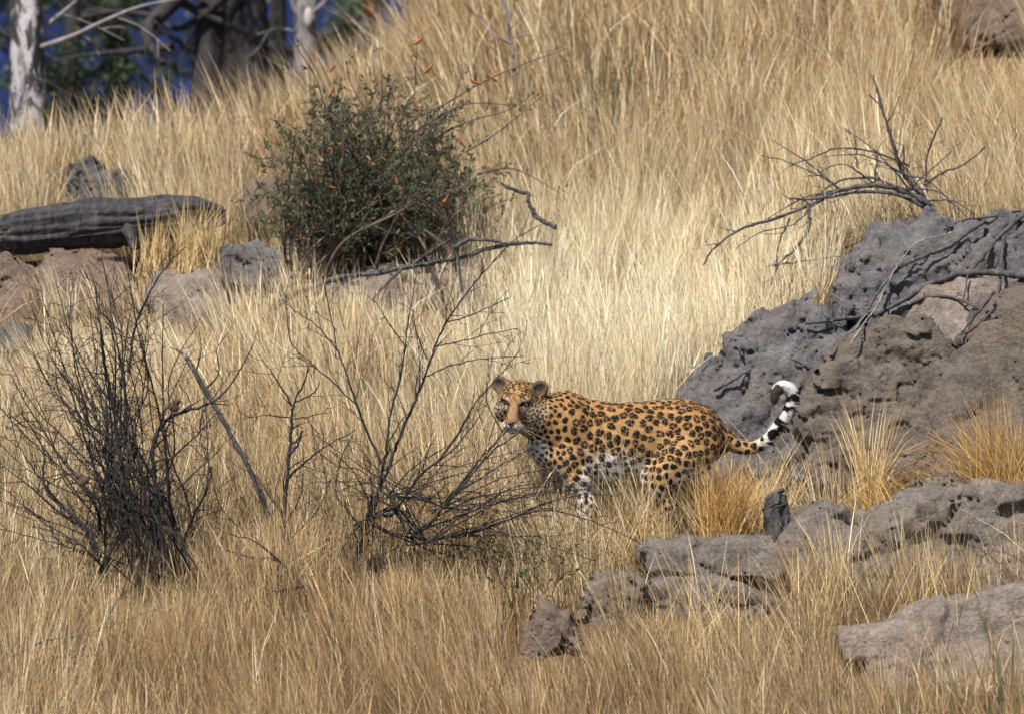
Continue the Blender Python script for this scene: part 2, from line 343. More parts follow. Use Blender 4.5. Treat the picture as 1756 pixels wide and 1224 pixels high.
boulder('blurred sandy boulder with a dark undercut edge in the nearest grass below the ledge', [(1442, 1090), (1475, 1078), (1520, 1082), (1570, 1050), (1630, 1025), (1700, 1018), (1830, 1010), (1850, 1230), (1500, 1230), (1490, 1135), (1450, 1140)], -1.9, 0.6, ROCK_PALE, lean=0.7, rnd=0.06, h=0.022, seed=13, amp=0.035, crack=0.025, cs=3)
# left-hand rocks
boulder('pale grey boulder with a dark hollowed face between the bare shrub and the leafy bush', [(238, 505), (262, 478), (300, 466), (340, 462), (375, 470), (390, 520), (380, 570), (330, 540), (285, 560), (255, 565)], 2.45, 0.45, ROCK_PALE, lean=0.6, rnd=0.10, h=0.021, seed=21, amp=0.04, crack=0.02, cs=2.5)
boulder('flat grey stone slab in front of the leafy bush', [(365, 440), (385, 425), (430, 422), (480, 428), (500, 460), (490, 500), (375, 490)], 2.85, 0.35, ROCK_GREY, lean=0.5, rnd=0.04, h=0.021, seed=22, amp=0.03, crack=0.025, cs=4, strata=0.02)
boulder('wide pinkish boulder directly under the fallen log', [(48, 465), (75, 430), (130, 424), (185, 428), (210, 440), (225, 480), (240, 560), (50, 590)], 2.6, 0.5, ROCK_RED, lean=0.6, rnd=0.12, h=0.021, seed=23, amp=0.035, crack=0.03, cs=3.5)
boulder('reddish brown fractured boulder under the log end beside the pinkish one', [(-60, 425), (0, 430), (38, 452), (62, 480), (74, 530), (60, 600), (-60, 600)], 2.45, 0.5, ROCK_RED, lean=0.6, rnd=0.10, h=0.021, seed=24, amp=0.04, crack=0.045, cs=4)
boulder('dark slate coloured rock low in the grass behind the bare shrub', [(-50, 565), (10, 556), (38, 562), (45, 610), (20, 665), (-50, 680)], 1.9, 0.35, ROCK_SLATE, lean=0.3, rnd=0.05, h=0.021, seed=25, amp=0.035, crack=0.03, cs=4)
boulder('rounded brown boulder partly hidden by the left side of the leafy bush', [(400, 350), (420, 322), (455, 304), (510, 298), (570, 310), (600, 400), (420, 410), (403, 390)], 3.75, 0.5, ROCK_RED, lean=0.4, rnd=0.09, h=0.021, seed=26, amp=0.03, crack=0.015, cs=2)
boulder('long pale rock under the leafy bush with a dead branch across it', [(560, 500), (600, 475), (680, 462), (760, 452), (810, 458), (825, 500), (810, 560), (560, 560)], 2.75, 0.4, ROCK_PALE, lean=0.5, rnd=0.06, h=0.021, seed=27, amp=0.035, crack=0.02, cs=2.5)
boulder('jagged two-peaked grey rock standing in tall grass behind the fallen log', [(104, 330), (104, 285), (118, 258), (128, 272), (138, 266), (155, 258), (172, 272), (182, 295), (205, 288), (228, 305), (236, 350), (104, 360)], 4.4, 0.25, ROCK_SLATE, lean=0.2, rnd=0.025, h=0.014, seed=28, amp=0.025, crack=0.035, cs=6, stretch=(1.6, 1.2, 0.5))
boulder('large reddish boulder high on the slope above the dead branches', [(1590, 0), (1610, -60), (1900, -90), (1900, 90), (1760, 84), (1680, 92), (1640, 60), (1610, 45)], 6.3, 0.6, ROCK_RED, lean=0.3, rnd=0.12, h=0.03, seed=29, amp=0.06, crack=0.05, cs=1.8)

_bv = []
for V, Q in ROCKS[:5]: _bv.append(BVHTree.FromPolygons([tuple(v) for v in V], [tuple(q) for q in Q.tolist()]))
CAMP = np.array((0.0, -D0, ZC))
def surf(px, py, fallback=None):
    """distance y of the first rock surface behind a photograph point, else the ground"""
    a = at(px, py, 0.0); d = a - CAMP; d = d / np.linalg.norm(d); best = None
    for bv in _bv:
        h = bv.ray_cast(Vector(CAMP), Vector(d))
        if h[0] is not None and (best is None or h[3] < best): best = h[3]
    if best is not None: return (CAMP + d * best)[1]
    if fallback is not None: return fallback
    for y in np.arange(-4, 14, 0.05):
        p = at(px, py, y)
        if gz(p[0], y) > p[2]: return y
    return 6.0

# ------------------------------------------------------------------ leopard
class Field:
    def __init__(s, lo, hi, h):
        s.lo = np.array(lo, float); s.h = h; s.n = np.ceil((np.array(hi) - s.lo) / h).astype(int); s.f = np.full(s.n, 0.3, np.float32)
    def box(s, lo, hi):
        a = np.clip(np.floor((np.array(lo) - s.lo) / s.h).astype(int), 0, s.n); b2 = np.clip(np.ceil((np.array(hi) - s.lo) / s.h).astype(int) + 1, 0, s.n)
        sl = tuple(slice(i, j) for i, j in zip(a, b2)); g = [s.lo[k] + np.arange(a[k], b2[k]) * s.h for k in range(3)]
        return sl, np.stack(np.meshgrid(*g, indexing='ij'), -1).astype(np.float32)
    def union(s, sl, d, k):
        f = s.f[sl]; hh = np.maximum(k - np.abs(f - d), 0) / k; s.f[sl] = np.minimum(f, d) - hh * hh * k * 0.25
    def cut(s, sl, d, k):
        f = s.f[sl]; hh = np.maximum(k - np.abs(f + d), 0) / k; s.f[sl] = np.maximum(f, -d) + hh * hh * k * 0.25
    def cone(s, a, b2, ra, rb, k=0.03):
        a, b2 = np.array(a, float), np.array(b2, float); m = max(ra, rb) + k * 2
        sl, p = s.box(np.minimum(a, b2) - m, np.maximum(a, b2) + m); ab = b2 - a
        t = np.clip(((p - a) @ ab) / (ab @ ab), 0, 1); d = np.linalg.norm(p - a - t[..., None] * ab, axis=-1) - (ra + (rb - ra) * t)
        s.union(sl, d.astype(np.float32), k)
    def ell(s, c, r, k=0.03, M=None, cut=False):
        c = np.array(c, float); r = np.array(r, float); m = r.max() + k * 2; sl, p = s.box(c - m, c + m); q = p - c
        if M is not None: q = q @ M
        k0 = np.linalg.norm(q / r, axis=-1); k1 = np.linalg.norm(q / (r * r), axis=-1) + 1e-6
        d = (k0 * (k0 - 1) / k1).astype(np.float32); (s.cut if cut else s.union)(sl, d, k)

LH = 0.005
fl = Field((-0.20, -0.48, -0.02), (1.56, 0.34, 0.80), LH)
def yb(px): return (px - 1085) * 0.00062
# torso loft: px, top, bottom, half width
LT = np.array([(904, 766, 770, .01), (911, 742, 782, .06), (920, 716, 795, .095), (942, 684, 812, .13), (970, 671, 826, .155), (1010, 684, 834, .165), (1060, 690, 836, .175),
               (1110, 687, 823, .165), (1150, 683, 808, .15), (1185, 685, 802, .15), (1215, 697, 795, .135), (1236, 716, 785, .105), (1250, 740, 774, .06), (1257, 755, 762, .012)])
sl, p = fl.box((at(895, 0, 0)[0], -0.35, 0.15), (at(1265, 0, 0)[0], 0.32, 0.8))
ppx = p[:, :1, :1, 0] * 330 + 878
top, bot, hw = [np.interp(ppx, LT[:, 0], LT[:, k]) for k in (1, 2, 3)]
zt, zb = ZC + (612 - top) / 330, ZC + (612 - bot) / 330; cz, rz = (zt + zb) / 2, np.maximum((zt - zb) / 2, 0.004)
q = np.sqrt(((p[..., 2] - cz) / rz) ** 2 + ((p[..., 1] - yb(ppx)) / hw) ** 2)
d = (q - 1) * np.minimum(rz, hw) * 0.9
d = np.where((ppx < 904) | (ppx > 1257), 0.08, d); fl.union(sl, d.astype(np.float32), 0.01)
L = lambda px, py, y: at(px, py, 0.0) * np.array((1, 0, 1)) + np.array((0, y, 0))
# shoulder, haunch
fl.ell(L(968, 742, -0.16), (.105, .075, .165), .05); fl.ell(L(955, 742, 0.0), (.10, .07, .15), .05)
fl.ell(L(1178, 758, -0.05), (.165, .085, .19), .05); fl.ell(L(1165, 758, 0.14), (.15, .075, .18), .05)
# neck
fl.cone(L(958, 727, -0.10), L(905, 708, -0.20), .155, .108, .06)
# legs: near fore, far fore, near hind, far hind
for pts in ([(970, 785, -.20, .082), (988, 822, -.21, .06), (1004, 862, -.21, .043), (1002, 888, -.22, .043)],
            [(952, 788, -.02, .078), (946, 828, -.0, .056), (938, 864, .0, .042), (936, 886, -.01, .042)],
            [(1165, 785, -.08, .125), (1128, 822, -.10, .085), (1142, 864, -.10, .047), (1126, 896, -.10, .04)],
            [(1150, 785, .15, .11), (1092, 822, .15, .078), (1100, 862, .15, .045), (1082, 896, .15, .04)]):
    for a, b2 in zip(pts[:-1], pts[1:]): fl.cone(L(*a[:3]), L(*b2[:3]), a[3], b2[3], .03)
    e = pts[-1]; fl.ell(L(e[0] - 8, e[1] + 4, e[2] - .01), (.062, .045, .032), .025)
    for t in (-.026, -.009, .009, .026): fl.ell(L(e[0] - 23, e[1] + 6, e[2] - .01 + t), (.022, .0125, .021), .008)
# tail
TP = smooth_line([L(*t) for t in ((1236, 742, .09), (1262, 764, .10), (1292, 768, .09), (1318, 753, .07), (1338, 727, .05), (1353, 704, .04), (1360, 684, .03), (1355, 668, .02), (1341, 663, .01), (1330, 672, .0), (1327, 688, -.005))], 5)
TR = np.interp(np.linspace(0, 1, len(TP)), [0, .15, .8, 1], [.043, .029, .028, .015])
for i in range(len(TP) - 1): fl.cone(TP[i], TP[i + 1], TR[i], TR[i + 1], .012)
# head, in its own frame: right, forward, up
HC = L(888, 691, -0.24)
hf = np.array((-.17, -.975, -.10)); hf /= np.linalg.norm(hf); hu = np.array((.10, 0, 1.0)); hu -= hf * (hu @ hf); hu /= np.linalg.norm(hu)
hr = np.cross(hf, hu); hr /= np.linalg.norm(hr)
HM = np.stack([hr, hf, hu], 1)
if hr[0] < 0: HM[:, 0] *= -1
Hh = lambda r_, f_, u_: HC + HM @ np.array((r_, f_, u_), float)
fl.ell(Hh(0, -.03, .03), (.102, .115, .092), .03, HM)
fl.ell(Hh(0, .045, .015), (.078, .06, .075), .03, HM)
for s in (-1, 1):
    fl.ell(Hh(s * .068, .0, -.035), (.052, .065, .068), .03, HM)
    fl.ell(Hh(s * .052, .074, .038), (.026, .02, .013), .02, HM)
    fl.ell(Hh(s * .025, .124, -.100), (.028, .034, .025), .010, HM)
fl.cone(Hh(0, .075, .012), Hh(0, .137, -.070), .043, .027, .03)
fl.cone(Hh(0, .105, -.122), Hh(0, .01, -.085), .026, .06, .025)
for s in (-1, 1):
    fl.ell(Hh(s * .052, .098, .010), (.019, .017, .010), .010, HM, cut=True)
    t = s * 0.55; EM = HM @ np.array(((math.cos(t), 0, math.sin(t)), (0, 1, 0), (-math.sin(t), 0, math.cos(t))))
    fl.ell(Hh(s * .104, -.035, .084), (.043, .024, .046), .034, EM)
    fl.ell(Hh(s * .108, -.008, .088), (.029, .022, .031), .010, EM, cut=True)
LV, LQ = surface_nets(fl.f, fl.lo, LH)
# one light smoothing pass
for _ in range(3):
    acc = np.zeros_like(LV); cn = np.zeros(len(LV))
    for a in range(4):
        i, j = LQ[:, a], LQ[:, (a + 1) % 4]
        for k in range(3): acc[:, k] += np.bincount(i, LV[j, k], len(LV)) + np.bincount(j, LV[i, k], len(LV))
        cn += np.bincount(i, minlength=len(LV)) + np.bincount(j, minlength=len(LV))
    LV = LV * 0.5 + 0.5 * acc / np.maximum(cn, 1)[:, None]
fn = np.cross(LV[LQ[:, 1]] - LV[LQ[:, 0]], LV[LQ[:, 3]] - LV[LQ[:, 0]]); LN = np.zeros_like(LV)
for a in range(4):
    for k in range(3): LN[:, k] += np.bincount(LQ[:, a], fn[:, k], len(LV))
LN /= np.linalg.norm(LN, axis=1, keepdims=True) + 1e-12

lpx = 878 + LV[:, 0] * 330; lpy = 612 - (LV[:, 2] - ZC) * 330
HL = (LV - HC) @ HM                                        # head coordinates of every vertex
hnorm = np.linalg.norm(HL, axis=1); head = (np.linalg.norm(HL * np.array((1, .8, 1)) - np.array((0, .0, -.01)), axis=1) < .165) & (HL[:, 1] > -.12)
tdist = np.full(len(LV), 9.0); tpar = np.zeros(len(LV)); far = lpx > 1250
for i, tp in enumerate(TP):
    dd = np.linalg.norm(LV - tp, axis=1); mk = dd < tdist; tdist = np.where(mk, dd, tdist); tpar = np.where(mk, i / (len(TP) - 1), tpar)
tail = (tdist < .06) & (lpx > 1252)
leg = (lpy > 838) & ~tail
# coat colour: tawny above, ochre on the flanks, white below, inside the legs, on the chest and at the tail end
TAW, OCH, WHT, BLK = np.array((.325, .178, .068)), np.array((.42, .262, .120)), np.array((.82, .78, .76)), np.array((.006, .0055, .0055))
tq = sstep(lpy, 690, 800)[:, None]; C = TAW * (1 - tq) + OCH * tq
wn_ = 14 * fbm(LV * 16, 3)
wb = sstep(lpy + wn_ * 0.8, 766, 794) * sstep(lpx + wn_, 985, 1010) * (1 - sstep(lpx + wn_, 1092, 1112)) * (lpy < 850)    # belly
wc = (1 - sstep(lpx + wn_ * 0.5, 925, 948)) * sstep(lpy, 738, 762) * (1 - sstep(lpy, 806, 826)) * (~head)                # chest
wl = sstep(-LN[:, 2], 0.2, 0.7) * (lpy > 780) + sstep(LN[:, 1], 0.2, 0.6) * sstep(lpy, 800, 830) * (LV[:, 1] < 0.02)
wf = sstep(lpy, 812, 842) * (lpx > 975) * (lpx < 1035) * 0.75
wt = sstep(tpar, .18, .32) * tail
W = np.clip(np.maximum.reduce([wb, wc, wl, wf, wt]), 0, 1)[:, None]; WHT_ = np.where(tail[:, None], WHT * .72, WHT); C = C * (1 - W) + WHT_ * W
C[head] = C[head] * np.array((.88, .92, 1.0)); ck_ = (head * sstep(np.abs(HL[:, 0]), .035, .06) * sstep(.02 - HL[:, 2], -.01, .03) * .65)[:, None]; C = C * (1 - ck_) + np.array((.52, .42, .30)) * ck_; C = C * (1 + .14 * fbm(LV * 40, 2))[:, None]
# spots
rng = np.random.RandomState(3); order = rng.permutation(len(LV)); cell = {}; SP = []
def spot_size(i):
    if head[i]: return .0112
    if tail[i]: return .026
    if leg[i]: return .021
    t = sstep(lpx[i], 930, 1010); t = float(t); s_ = .0185 * (1 - t) + .0285 * t
    if lpy[i] > 785: s_ = min(s_, .027)
    if lpy[i] < 700 and lpx[i] < 1180: s_ *= .82
    if lpx[i] > 1100: s_ *= .92
    return s_
for i in order:
    s_ = spot_size(i) * (0.88 + 0.24 * rng.rand()); rr = s_ * 1.50; key = tuple(np.floor(LV[i] / .07).astype(int)); ok = True
    for a in (-1, 0, 1):
        for b2 in (-1, 0, 1):
            for c2 in (-1, 0, 1):
                for (j, r2) in cell.get((key[0] + a, key[1] + b2, key[2] + c2), ()):
                    dd = LV[i] - LV[j]
                    if dd @ dd < (0.5 * (rr + r2)) ** 2: ok = False; break
                if not ok: break
            if not ok: break
        if not ok: break
    if ok: cell.setdefault(key, []).append((i, rr)); SP.append((i, s_))
    if len(SP) > 3200: break
kd = kdtree.KDTree(len(SP))
for k, (i, s_) in enumerate(SP): kd.insert(LV[i], k)
kd.balance()
fn2 = [kd.find_n(v, 2) for v in LV]; near = np.array([q[0][1] for q in fn2]); d12 = np.array([q[1][2] - q[0][2] for q in fn2]); si = np.array([s[0] for s in SP])[near]; ss = np.array([s[1] for s in SP])[near]
off = LV - LV[si]; nn = LN[si]; ta = np.cross(nn, (0, 0, 1.0)); ta /= np.linalg.norm(ta, axis=1, keepdims=True) + 1e-6; tb = np.cross(nn, ta)
u, v = (off * ta).sum(1), (off * tb).sum(1); phi = np.arctan2(v, u); dn = np.linalg.norm(off, axis=1) / ss
ph = (near * 2.399) % 6.283
dn = dn * (1 + .13 * np.cos(2 * phi + ph) + .08 * np.cos(3 * phi + ph * 2)) + .10 * fbm(LV * 70, 2)
ros = (~head & ~tail & ~leg)[si] & (lpx[si] > 975) & (lpy[si] < 790) & (lpy[si] > 690)
solid = sstep(.72 - dn, -.05, .07)
ring = sstep(.84 - dn, -.06, .06) * np.maximum(sstep(dn, .16, .32), (near % 5 < 4)) * sstep(np.cos(3 * phi + ph), -.995, -.86)
S = np.where(ros, ring, np.where(leg[si] | (lpy[si] > 785), sstep(.76 - dn, -.05, .07), solid))
S = S * sstep(d12 / ss, .10, .26); inner = (ros & (dn < .8))[:, None]; C = np.where(inner, C * np.array((.72, .62, .55)), C)
mz = (HL[:, 1] > .085) & (HL[:, 2] < -.02); S = np.where(head & (mz | ((np.abs(HL[:, 0]) < .024) & (HL[:, 1] > .085))), 0, S * np.where(head, .95, 1))
tn = fbm(LV * 26, 2); S = np.where(tail & (tpar > .28), np.maximum(sstep(np.sin(tpar * 52 + 2.6 * tn) + 1.0 * tn, -.1, .25) * (1 - sstep(tpar, .66, .70)), sstep(tpar + .05 * tn, .84, .87) * .95), S)
C = C * (1 - S[:, None]) + BLK * S[:, None]
# face markings
def paint(mask, col):
    global C
    mask = np.clip(mask, 0, 1)[:, None] * head[:, None]; C = C * (1 - mask) + np.array(col) * mask
r_, f_, u_ = HL.T; ar = np.abs(r_); front = sstep(f_, .03, .06)
fur_n = .006 * fbm(LV * 80, 2)
paint(front * np.exp(-((ar - .055) / .022) ** 2 - ((u_ + .016) / .012) ** 2) * .9, (.66, .56, .43))          # pale under the eye
paint(front * np.exp(-((ar - .052) / .02) ** 2 - ((u_ - .034) / .010) ** 2) * .75, (.58, .46, .31))           # pale brow
paint(front * sstep(.034 - ar - .1 * np.maximum(u_, 0), -.004, .006) * sstep(.03 - u_, -.01, .01) * sstep(u_, -.085, -.07) * .8, (.27, .165, .085))  # nose bridge
paint(front * sstep(.0085 - np.abs(u_ - .012 - (ar - .052) * .18), -.002, .003) * sstep(.027 - np.abs(ar - .052), -.004, .004), (.012, .010, .009))   # eye line
paint(front * sstep(.006 - np.abs(ar - .026 + (u_ + .0) * .12), -.002, .003) * sstep(u_, -.045, -.03) * sstep(.012 - u_, -.004, .004) * .85, (.02, .015, .012)) # tear line
mzz = sstep(f_, .085, .10) * sstep(-u_ + fur_n, .082, .092) * sstep(.062 - ar, 0, .012); paint(mzz, (.74, .69, .66))
for k in range(4): paint(mzz * sstep(.0035 - np.abs(u_ + .086 + .009 * k - .06 * (ar - .03)), -.001, .002) * sstep(ar, .016, .024) * (np.sin(ar * 500 + k) > -.2) * .75, (.05, .04, .035))
paint(sstep(f_, .09, .10) * sstep(.0045 - np.abs(u_ + .120 + .25 * np.abs(ar - .022)), -.0015, .002) * sstep(.05 - ar, 0, .008), (.02, .015, .015))  # mouth
paint(sstep(f_, .10, .11) * sstep(.003 - ar, -.001, .002) * sstep(-u_, .088, .092) * sstep(.12 + u_, 0, .004), (.02, .015, .015))
paint(sstep(-u_, .105, .125) * sstep(f_, -.02, .03) * sstep(.07 - ar, 0, .02) * .7, (.70, .64, .60))
ear = (hnorm < .215) & (ar > .066) & (u_ > .052) & (f_ < .03) & (f_ > -.09); head = head | ear
C[ear] = np.where((LN[ear] @ HM[:, 1] < -.1)[:, None], np.array((.02, .018, .016)), np.array((.10, .075, .055)) * (.5 + .6 * rng.rand(ear.sum(), 1)))
rim = ear & (np.abs(np.hypot((ar - .104) * 1.25, (u_ - .093)) - .045) < .008); C[rim] = (.13, .09, .06)
leo = empty('leopard', (0.45, 0, 0), 'spotted leopard standing side-on in dry grass with its head turned and tail tip curled up', 'leopard')
body = mesh_obj('body', LV, LQ, M_fur, leo, C)
# short coat hair
pick = rng.choice(len(LV), 46000, replace=True); bp = LV[pick] + rng.normal(0, .0015, (len(pick), 3)); nr = LN[pick]
comb = np.tile(np.array((1.0, .12, -.35)), (len(pick), 1)); hd = head[pick]; comb[hd] = (LV[pick][hd] - Hh(0, .15, -.07)); comb[leg[pick]] = (.15, 0, -1)
comb -= nr * (comb * nr).sum(1, keepdims=True); comb /= np.linalg.norm(comb, axis=1, keepdims=True) + 1e-6
dr = comb * .9 + nr * .38 + rng.normal(0, .16, comb.shape); ln = (.008 + .008 * rng.rand(len(pick)))
ln *= np.where(hd, .65, 1) * np.where(W[pick, 0] > .5, 1.5, 1); tip = bp + dr * ln[:, None]
sd_ = np.cross(dr, nr); sd_ /= np.linalg.norm(sd_, axis=1, keepdims=True) + 1e-6; sd_ *= .0011
HV = np.stack([bp - sd_, bp + sd_, tip], 1).reshape(-1, 3); HCo = np.repeat(np.clip(C[pick] * (1 + .25 * rng.normal(0, 1, (len(pick), 1))), .005, .9), 3, 0)
tag(mesh_obj('coat_hair', HV, np.arange(len(HV)).reshape(-1, 3), M_fur, leo, HCo), kind='stuff')
# eyes, nose, whiskers
def ball(name, c, r, mat, parent, M=np.eye(3), seg=12):
    V = []
    for i in range(seg // 2 + 1):
        for j in range(seg):
            a, b2 = math.pi * i / (seg // 2), 2 * math.pi * j / seg; V.append(M @ (np.array((math.sin(a) * math.cos(b2), math.sin(a) * math.sin(b2), math.cos(a))) * r) + c)
    Q = [(i * seg + j, (i + 1) * seg + j, (i + 1) * seg + (j + 1) % seg, i * seg + (j + 1) % seg) for i in range(seg // 2) for j in range(seg)]
    return mesh_obj(name, V, np.array(Q), mat, parent)
M_eye = plain_mat('amber_eye', (.20, .125, .045), .15, .5); M_pup = plain_mat('pupil', (.008, .007, .006), .1, .6); M_nose = plain_mat('nose_skin', (.05, .028, .026), .45, .5)
for s in (-1, 1):
    e = ball('eye', Hh(s * .052, .083, .0105), np.array((.0150, .0125, .0062)), M_eye, leo, HM)
    ball('pupil', Hh(s * .052 - .003, .0945, .011), np.array((.0050, .003, .0050)), M_pup, e, HM)
ball('nose', Hh(0, .157, -.084), np.array((.020, .014, .0125)), M_nose, leo, HM)
M_wh = plain_mat('whisker', (.75, .72, .68), .4)
for s in (-1, 1):
    for k in range(3):
        a = Hh(s * .042, .135, -.09 - .006 * k); b2 = Hh(s * (.10 + .01 * k), .14, -.10 - .022 * k); c2 = Hh(s * (.16 + .01 * (k % 3)), .11, -.12 - .034 * k)
        w_ = MB(); w_.tube(smooth_line([a, b2, c2], 4), np.linspace(.0006, .0002, 9), 3); w_.build('whisker', M_wh, leo)

# ------------------------------------------------------------------ twigs and branches
def perp(rs, t):
    a = rs.normal(0, 1, 3); a -= t * (a @ t); return a / (np.linalg.norm(a) + 1e-9)
def twigs(mb, P, r0, rs, level, spacing, length, angle=(30, 60), flat=0.5, bend=0.25, rmin=.0015, start=.15, tips=None, up=0.25, col=None):
    """side shoots along the line P, recursively"""
    seg = np.linalg.norm(np.diff(P, axis=0), axis=1); cum = np.concatenate([[0], np.cumsum(seg)]); tot = cum[-1]; s = tot * start + rs.rand() * spacing
    while s < tot * .985:
        k = min(np.searchsorted(cum, s) - 1, len(P) - 2); k = max(k, 0); f = (s - cum[k]) / (seg[k] + 1e-9); o = P[k] * (1 - f) + P[k + 1] * f
        t = (P[k + 1] - P[k]) / (seg[k] + 1e-9); n = perp(rs, t); n[1] *= flat; n /= np.linalg.norm(n) + 1e-9
        a = R(rs.uniform(*angle)); d = t * math.cos(a) + n * math.sin(a); ln = length * rs.uniform(.35, 1.15) * (1.05 - .55 * s / tot)
        bd = perp(rs, d) * bend * ln + np.array((0, 0, up * ln * rs.uniform(-.3, 1))); np_ = 6
        tt = np.linspace(0, 1, np_)[:, None]; Q = o + d * ln * tt + bd * tt ** 2 + rs.normal(0, .012 * ln, (np_, 3)) * (tt > 0)
        rb = max(r0 * (1 - .6 * s / tot) * .5, rmin * 1.25); mb.tube(Q, np.linspace(rb, rmin * .8, np_), 4 if rb > .003 else 3, col)
        if tips is not None: tips.append(Q)
        if level > 0 and ln > .07: twigs(mb, Q, rb, rs, level - 1, spacing * .9, ln * .55, angle, flat, bend, rmin, .2, tips, up, col)
        s += spacing * rs.uniform(.5, 1.6)
def line_px(pts, y, rs, dy=.12, per=6):
    """traced points -> a line in space that wanders a little in depth"""
    n = len(pts); yy = y + (np.cumsum(rs.normal(0, dy / math.sqrt(n), n)) if np.isscalar(y) else 0) if np.isscalar(y) else np.asarray(y)
    return smooth_line([at(a, b2, c2) for (a, b2), c2 in zip(pts, yy)], per)
def shrub(name, label, cat, root, mains, mat, rs, r0=.011, r1=.0022, level=1, spacing=.09, length=.28, group=None, **kw):
    e = empty(name, tuple(root), label, cat, group)
    for P, rr in mains:
        P = np.asarray(P); mb = MB(); w = P + rs.normal(0, .0022, P.shape); rad = np.linspace(rr[0], rr[1], len(P)) * (1 + .12 * rs.normal(0, 1, len(P)))
        mb.tube(w, rad, 6); br = mb.build('branch', mat, e)
        if level >= 0:
            tw = MB(); twigs(tw, P, rr[0], rs, level, spacing, length, **kw)
            if tw.v: tag(tw.build('twigs', mat, br), kind='stuff')
    return e
rs = np.random.RandomState(11)
def px2(pts, y, r0, r1, dy=.12): return (line_px(pts, y, rs, dy), (r0, r1))
# tall dark leafless shrub, left
roots = [(215, 990), (250, 985), (275, 995), (310, 985), (175, 965), (235, 1000), (330, 960)]; mains = []
tips_ = [(-8, 690), (-5, 790), (18, 640), (40, 560), (30, 700), (70, 520), (95, 480), (120, 500), (150, 455), (180, 470), (215, 435), (225, 520), (262, 470), (280, 520), (345, 545), (330, 600), (395, 640), (350, 650), (380, 700), (110, 560), (60, 610), (15, 860), (50, 900), (160, 580), (200, 560), (405, 740), (130, 620), (90, 660), (240, 570), (180, 640)]
tips_ += [(a + rs.uniform(-45, 45), b2 + rs.uniform(-20, 90)) for a, b2 in tips_ for _ in (0, 1)][:24]
for k, (tx, ty) in enumerate(tips_):
    rx, ry = roots[k % 7]; y = -0.75 + rs.uniform(-.38, .38); mx, my = rx + (tx - rx) * .42 + rs.uniform(-38, 38), ry + (ty - ry) * .47
    m2x, m2y = rx + (tx - rx) * .75 + rs.uniform(-24, 24), ry + (ty - ry) * .76
    mains.append(px2([(rx + rs.uniform(-12, 12), ry + 18), (rx + (tx - rx) * .16 + rs.uniform(-6, 6), ry + (ty - ry) * .2), (mx, my), (m2x, m2y), (tx, ty)], y, rs.uniform(.0045, .009) * (1.5 if k < 12 else 1), .0017, .2))
mains.append(px2([(285, 985), (272, 900), (265, 815), (263, 762), (284, 722), (310, 707), (345, 697), (380, 680)], -.9, .019, .004, .05))
mains.append(px2([(262, 960), (210, 800), (195, 700), (180, 620), (172, 560), (165, 500)], -.8, .016, .003, .1))
mains.append(px2([(220, 640), (232, 560), (258, 500), (290, 450), (320, 425)], -.7, .008, .002, .05))
mains.append(px2([(290, 990), (200, 960), (110, 935), (0, 905)], -1.0, .006, .002, .05))
shrub('bare_shrub', 'tall dense leafless dark shrub with many fanning stems and two small birds in it', 'shrub', at(250, 995, -.75), mains, M_twig, rs, level=1, spacing=.075, length=.26, flat=.8, angle=(25, 70), up=.25, bend=.4)
# small upright shrub between
mains = [px2([(488, 1010), (488, 940), (488, 880), (494, 800), (499, 745), (501, 712), (507, 682), (522, 655), (529, 632)], -.6, .014, .003, .03),
         px2([(503, 700), (480, 660), (460, 630), (444, 607)], -.6, .006, .0016), px2([(505, 690), (540, 672), (548, 655)], -.6, .005, .002), px2([(497, 716), (455, 712), (418, 717)], -.6, .004, .0014),
         px2([(497, 718), (530, 714), (568, 706)], -.6, .004, .0014), px2([(492, 822), (525, 790), (560, 765), (612, 735)], -.6, .007, .002), px2([(496, 780), (512, 760), (518, 738)], -.6, .009, .005),
         px2([(488, 890), (450, 830), (425, 790), (410, 700)], -.7, .005, .0016), px2([(489, 930), (540, 880), (560, 830), (545, 760)], -.5, .006, .0016), px2([(488, 960), (430, 920), (380, 870), (360, 800)], -.65, .006, .0016), px2([(489, 900), (515, 850), (520, 800)], -.55, .005, .002)]
shrub('bare_shrub', 'small upright leafless shrub with a snapped stub on its stem, beside the leaning dead stick', 'shrub', at(488, 1010, -.6), mains, M_twig, rs, level=1, spacing=.075, length=.24)
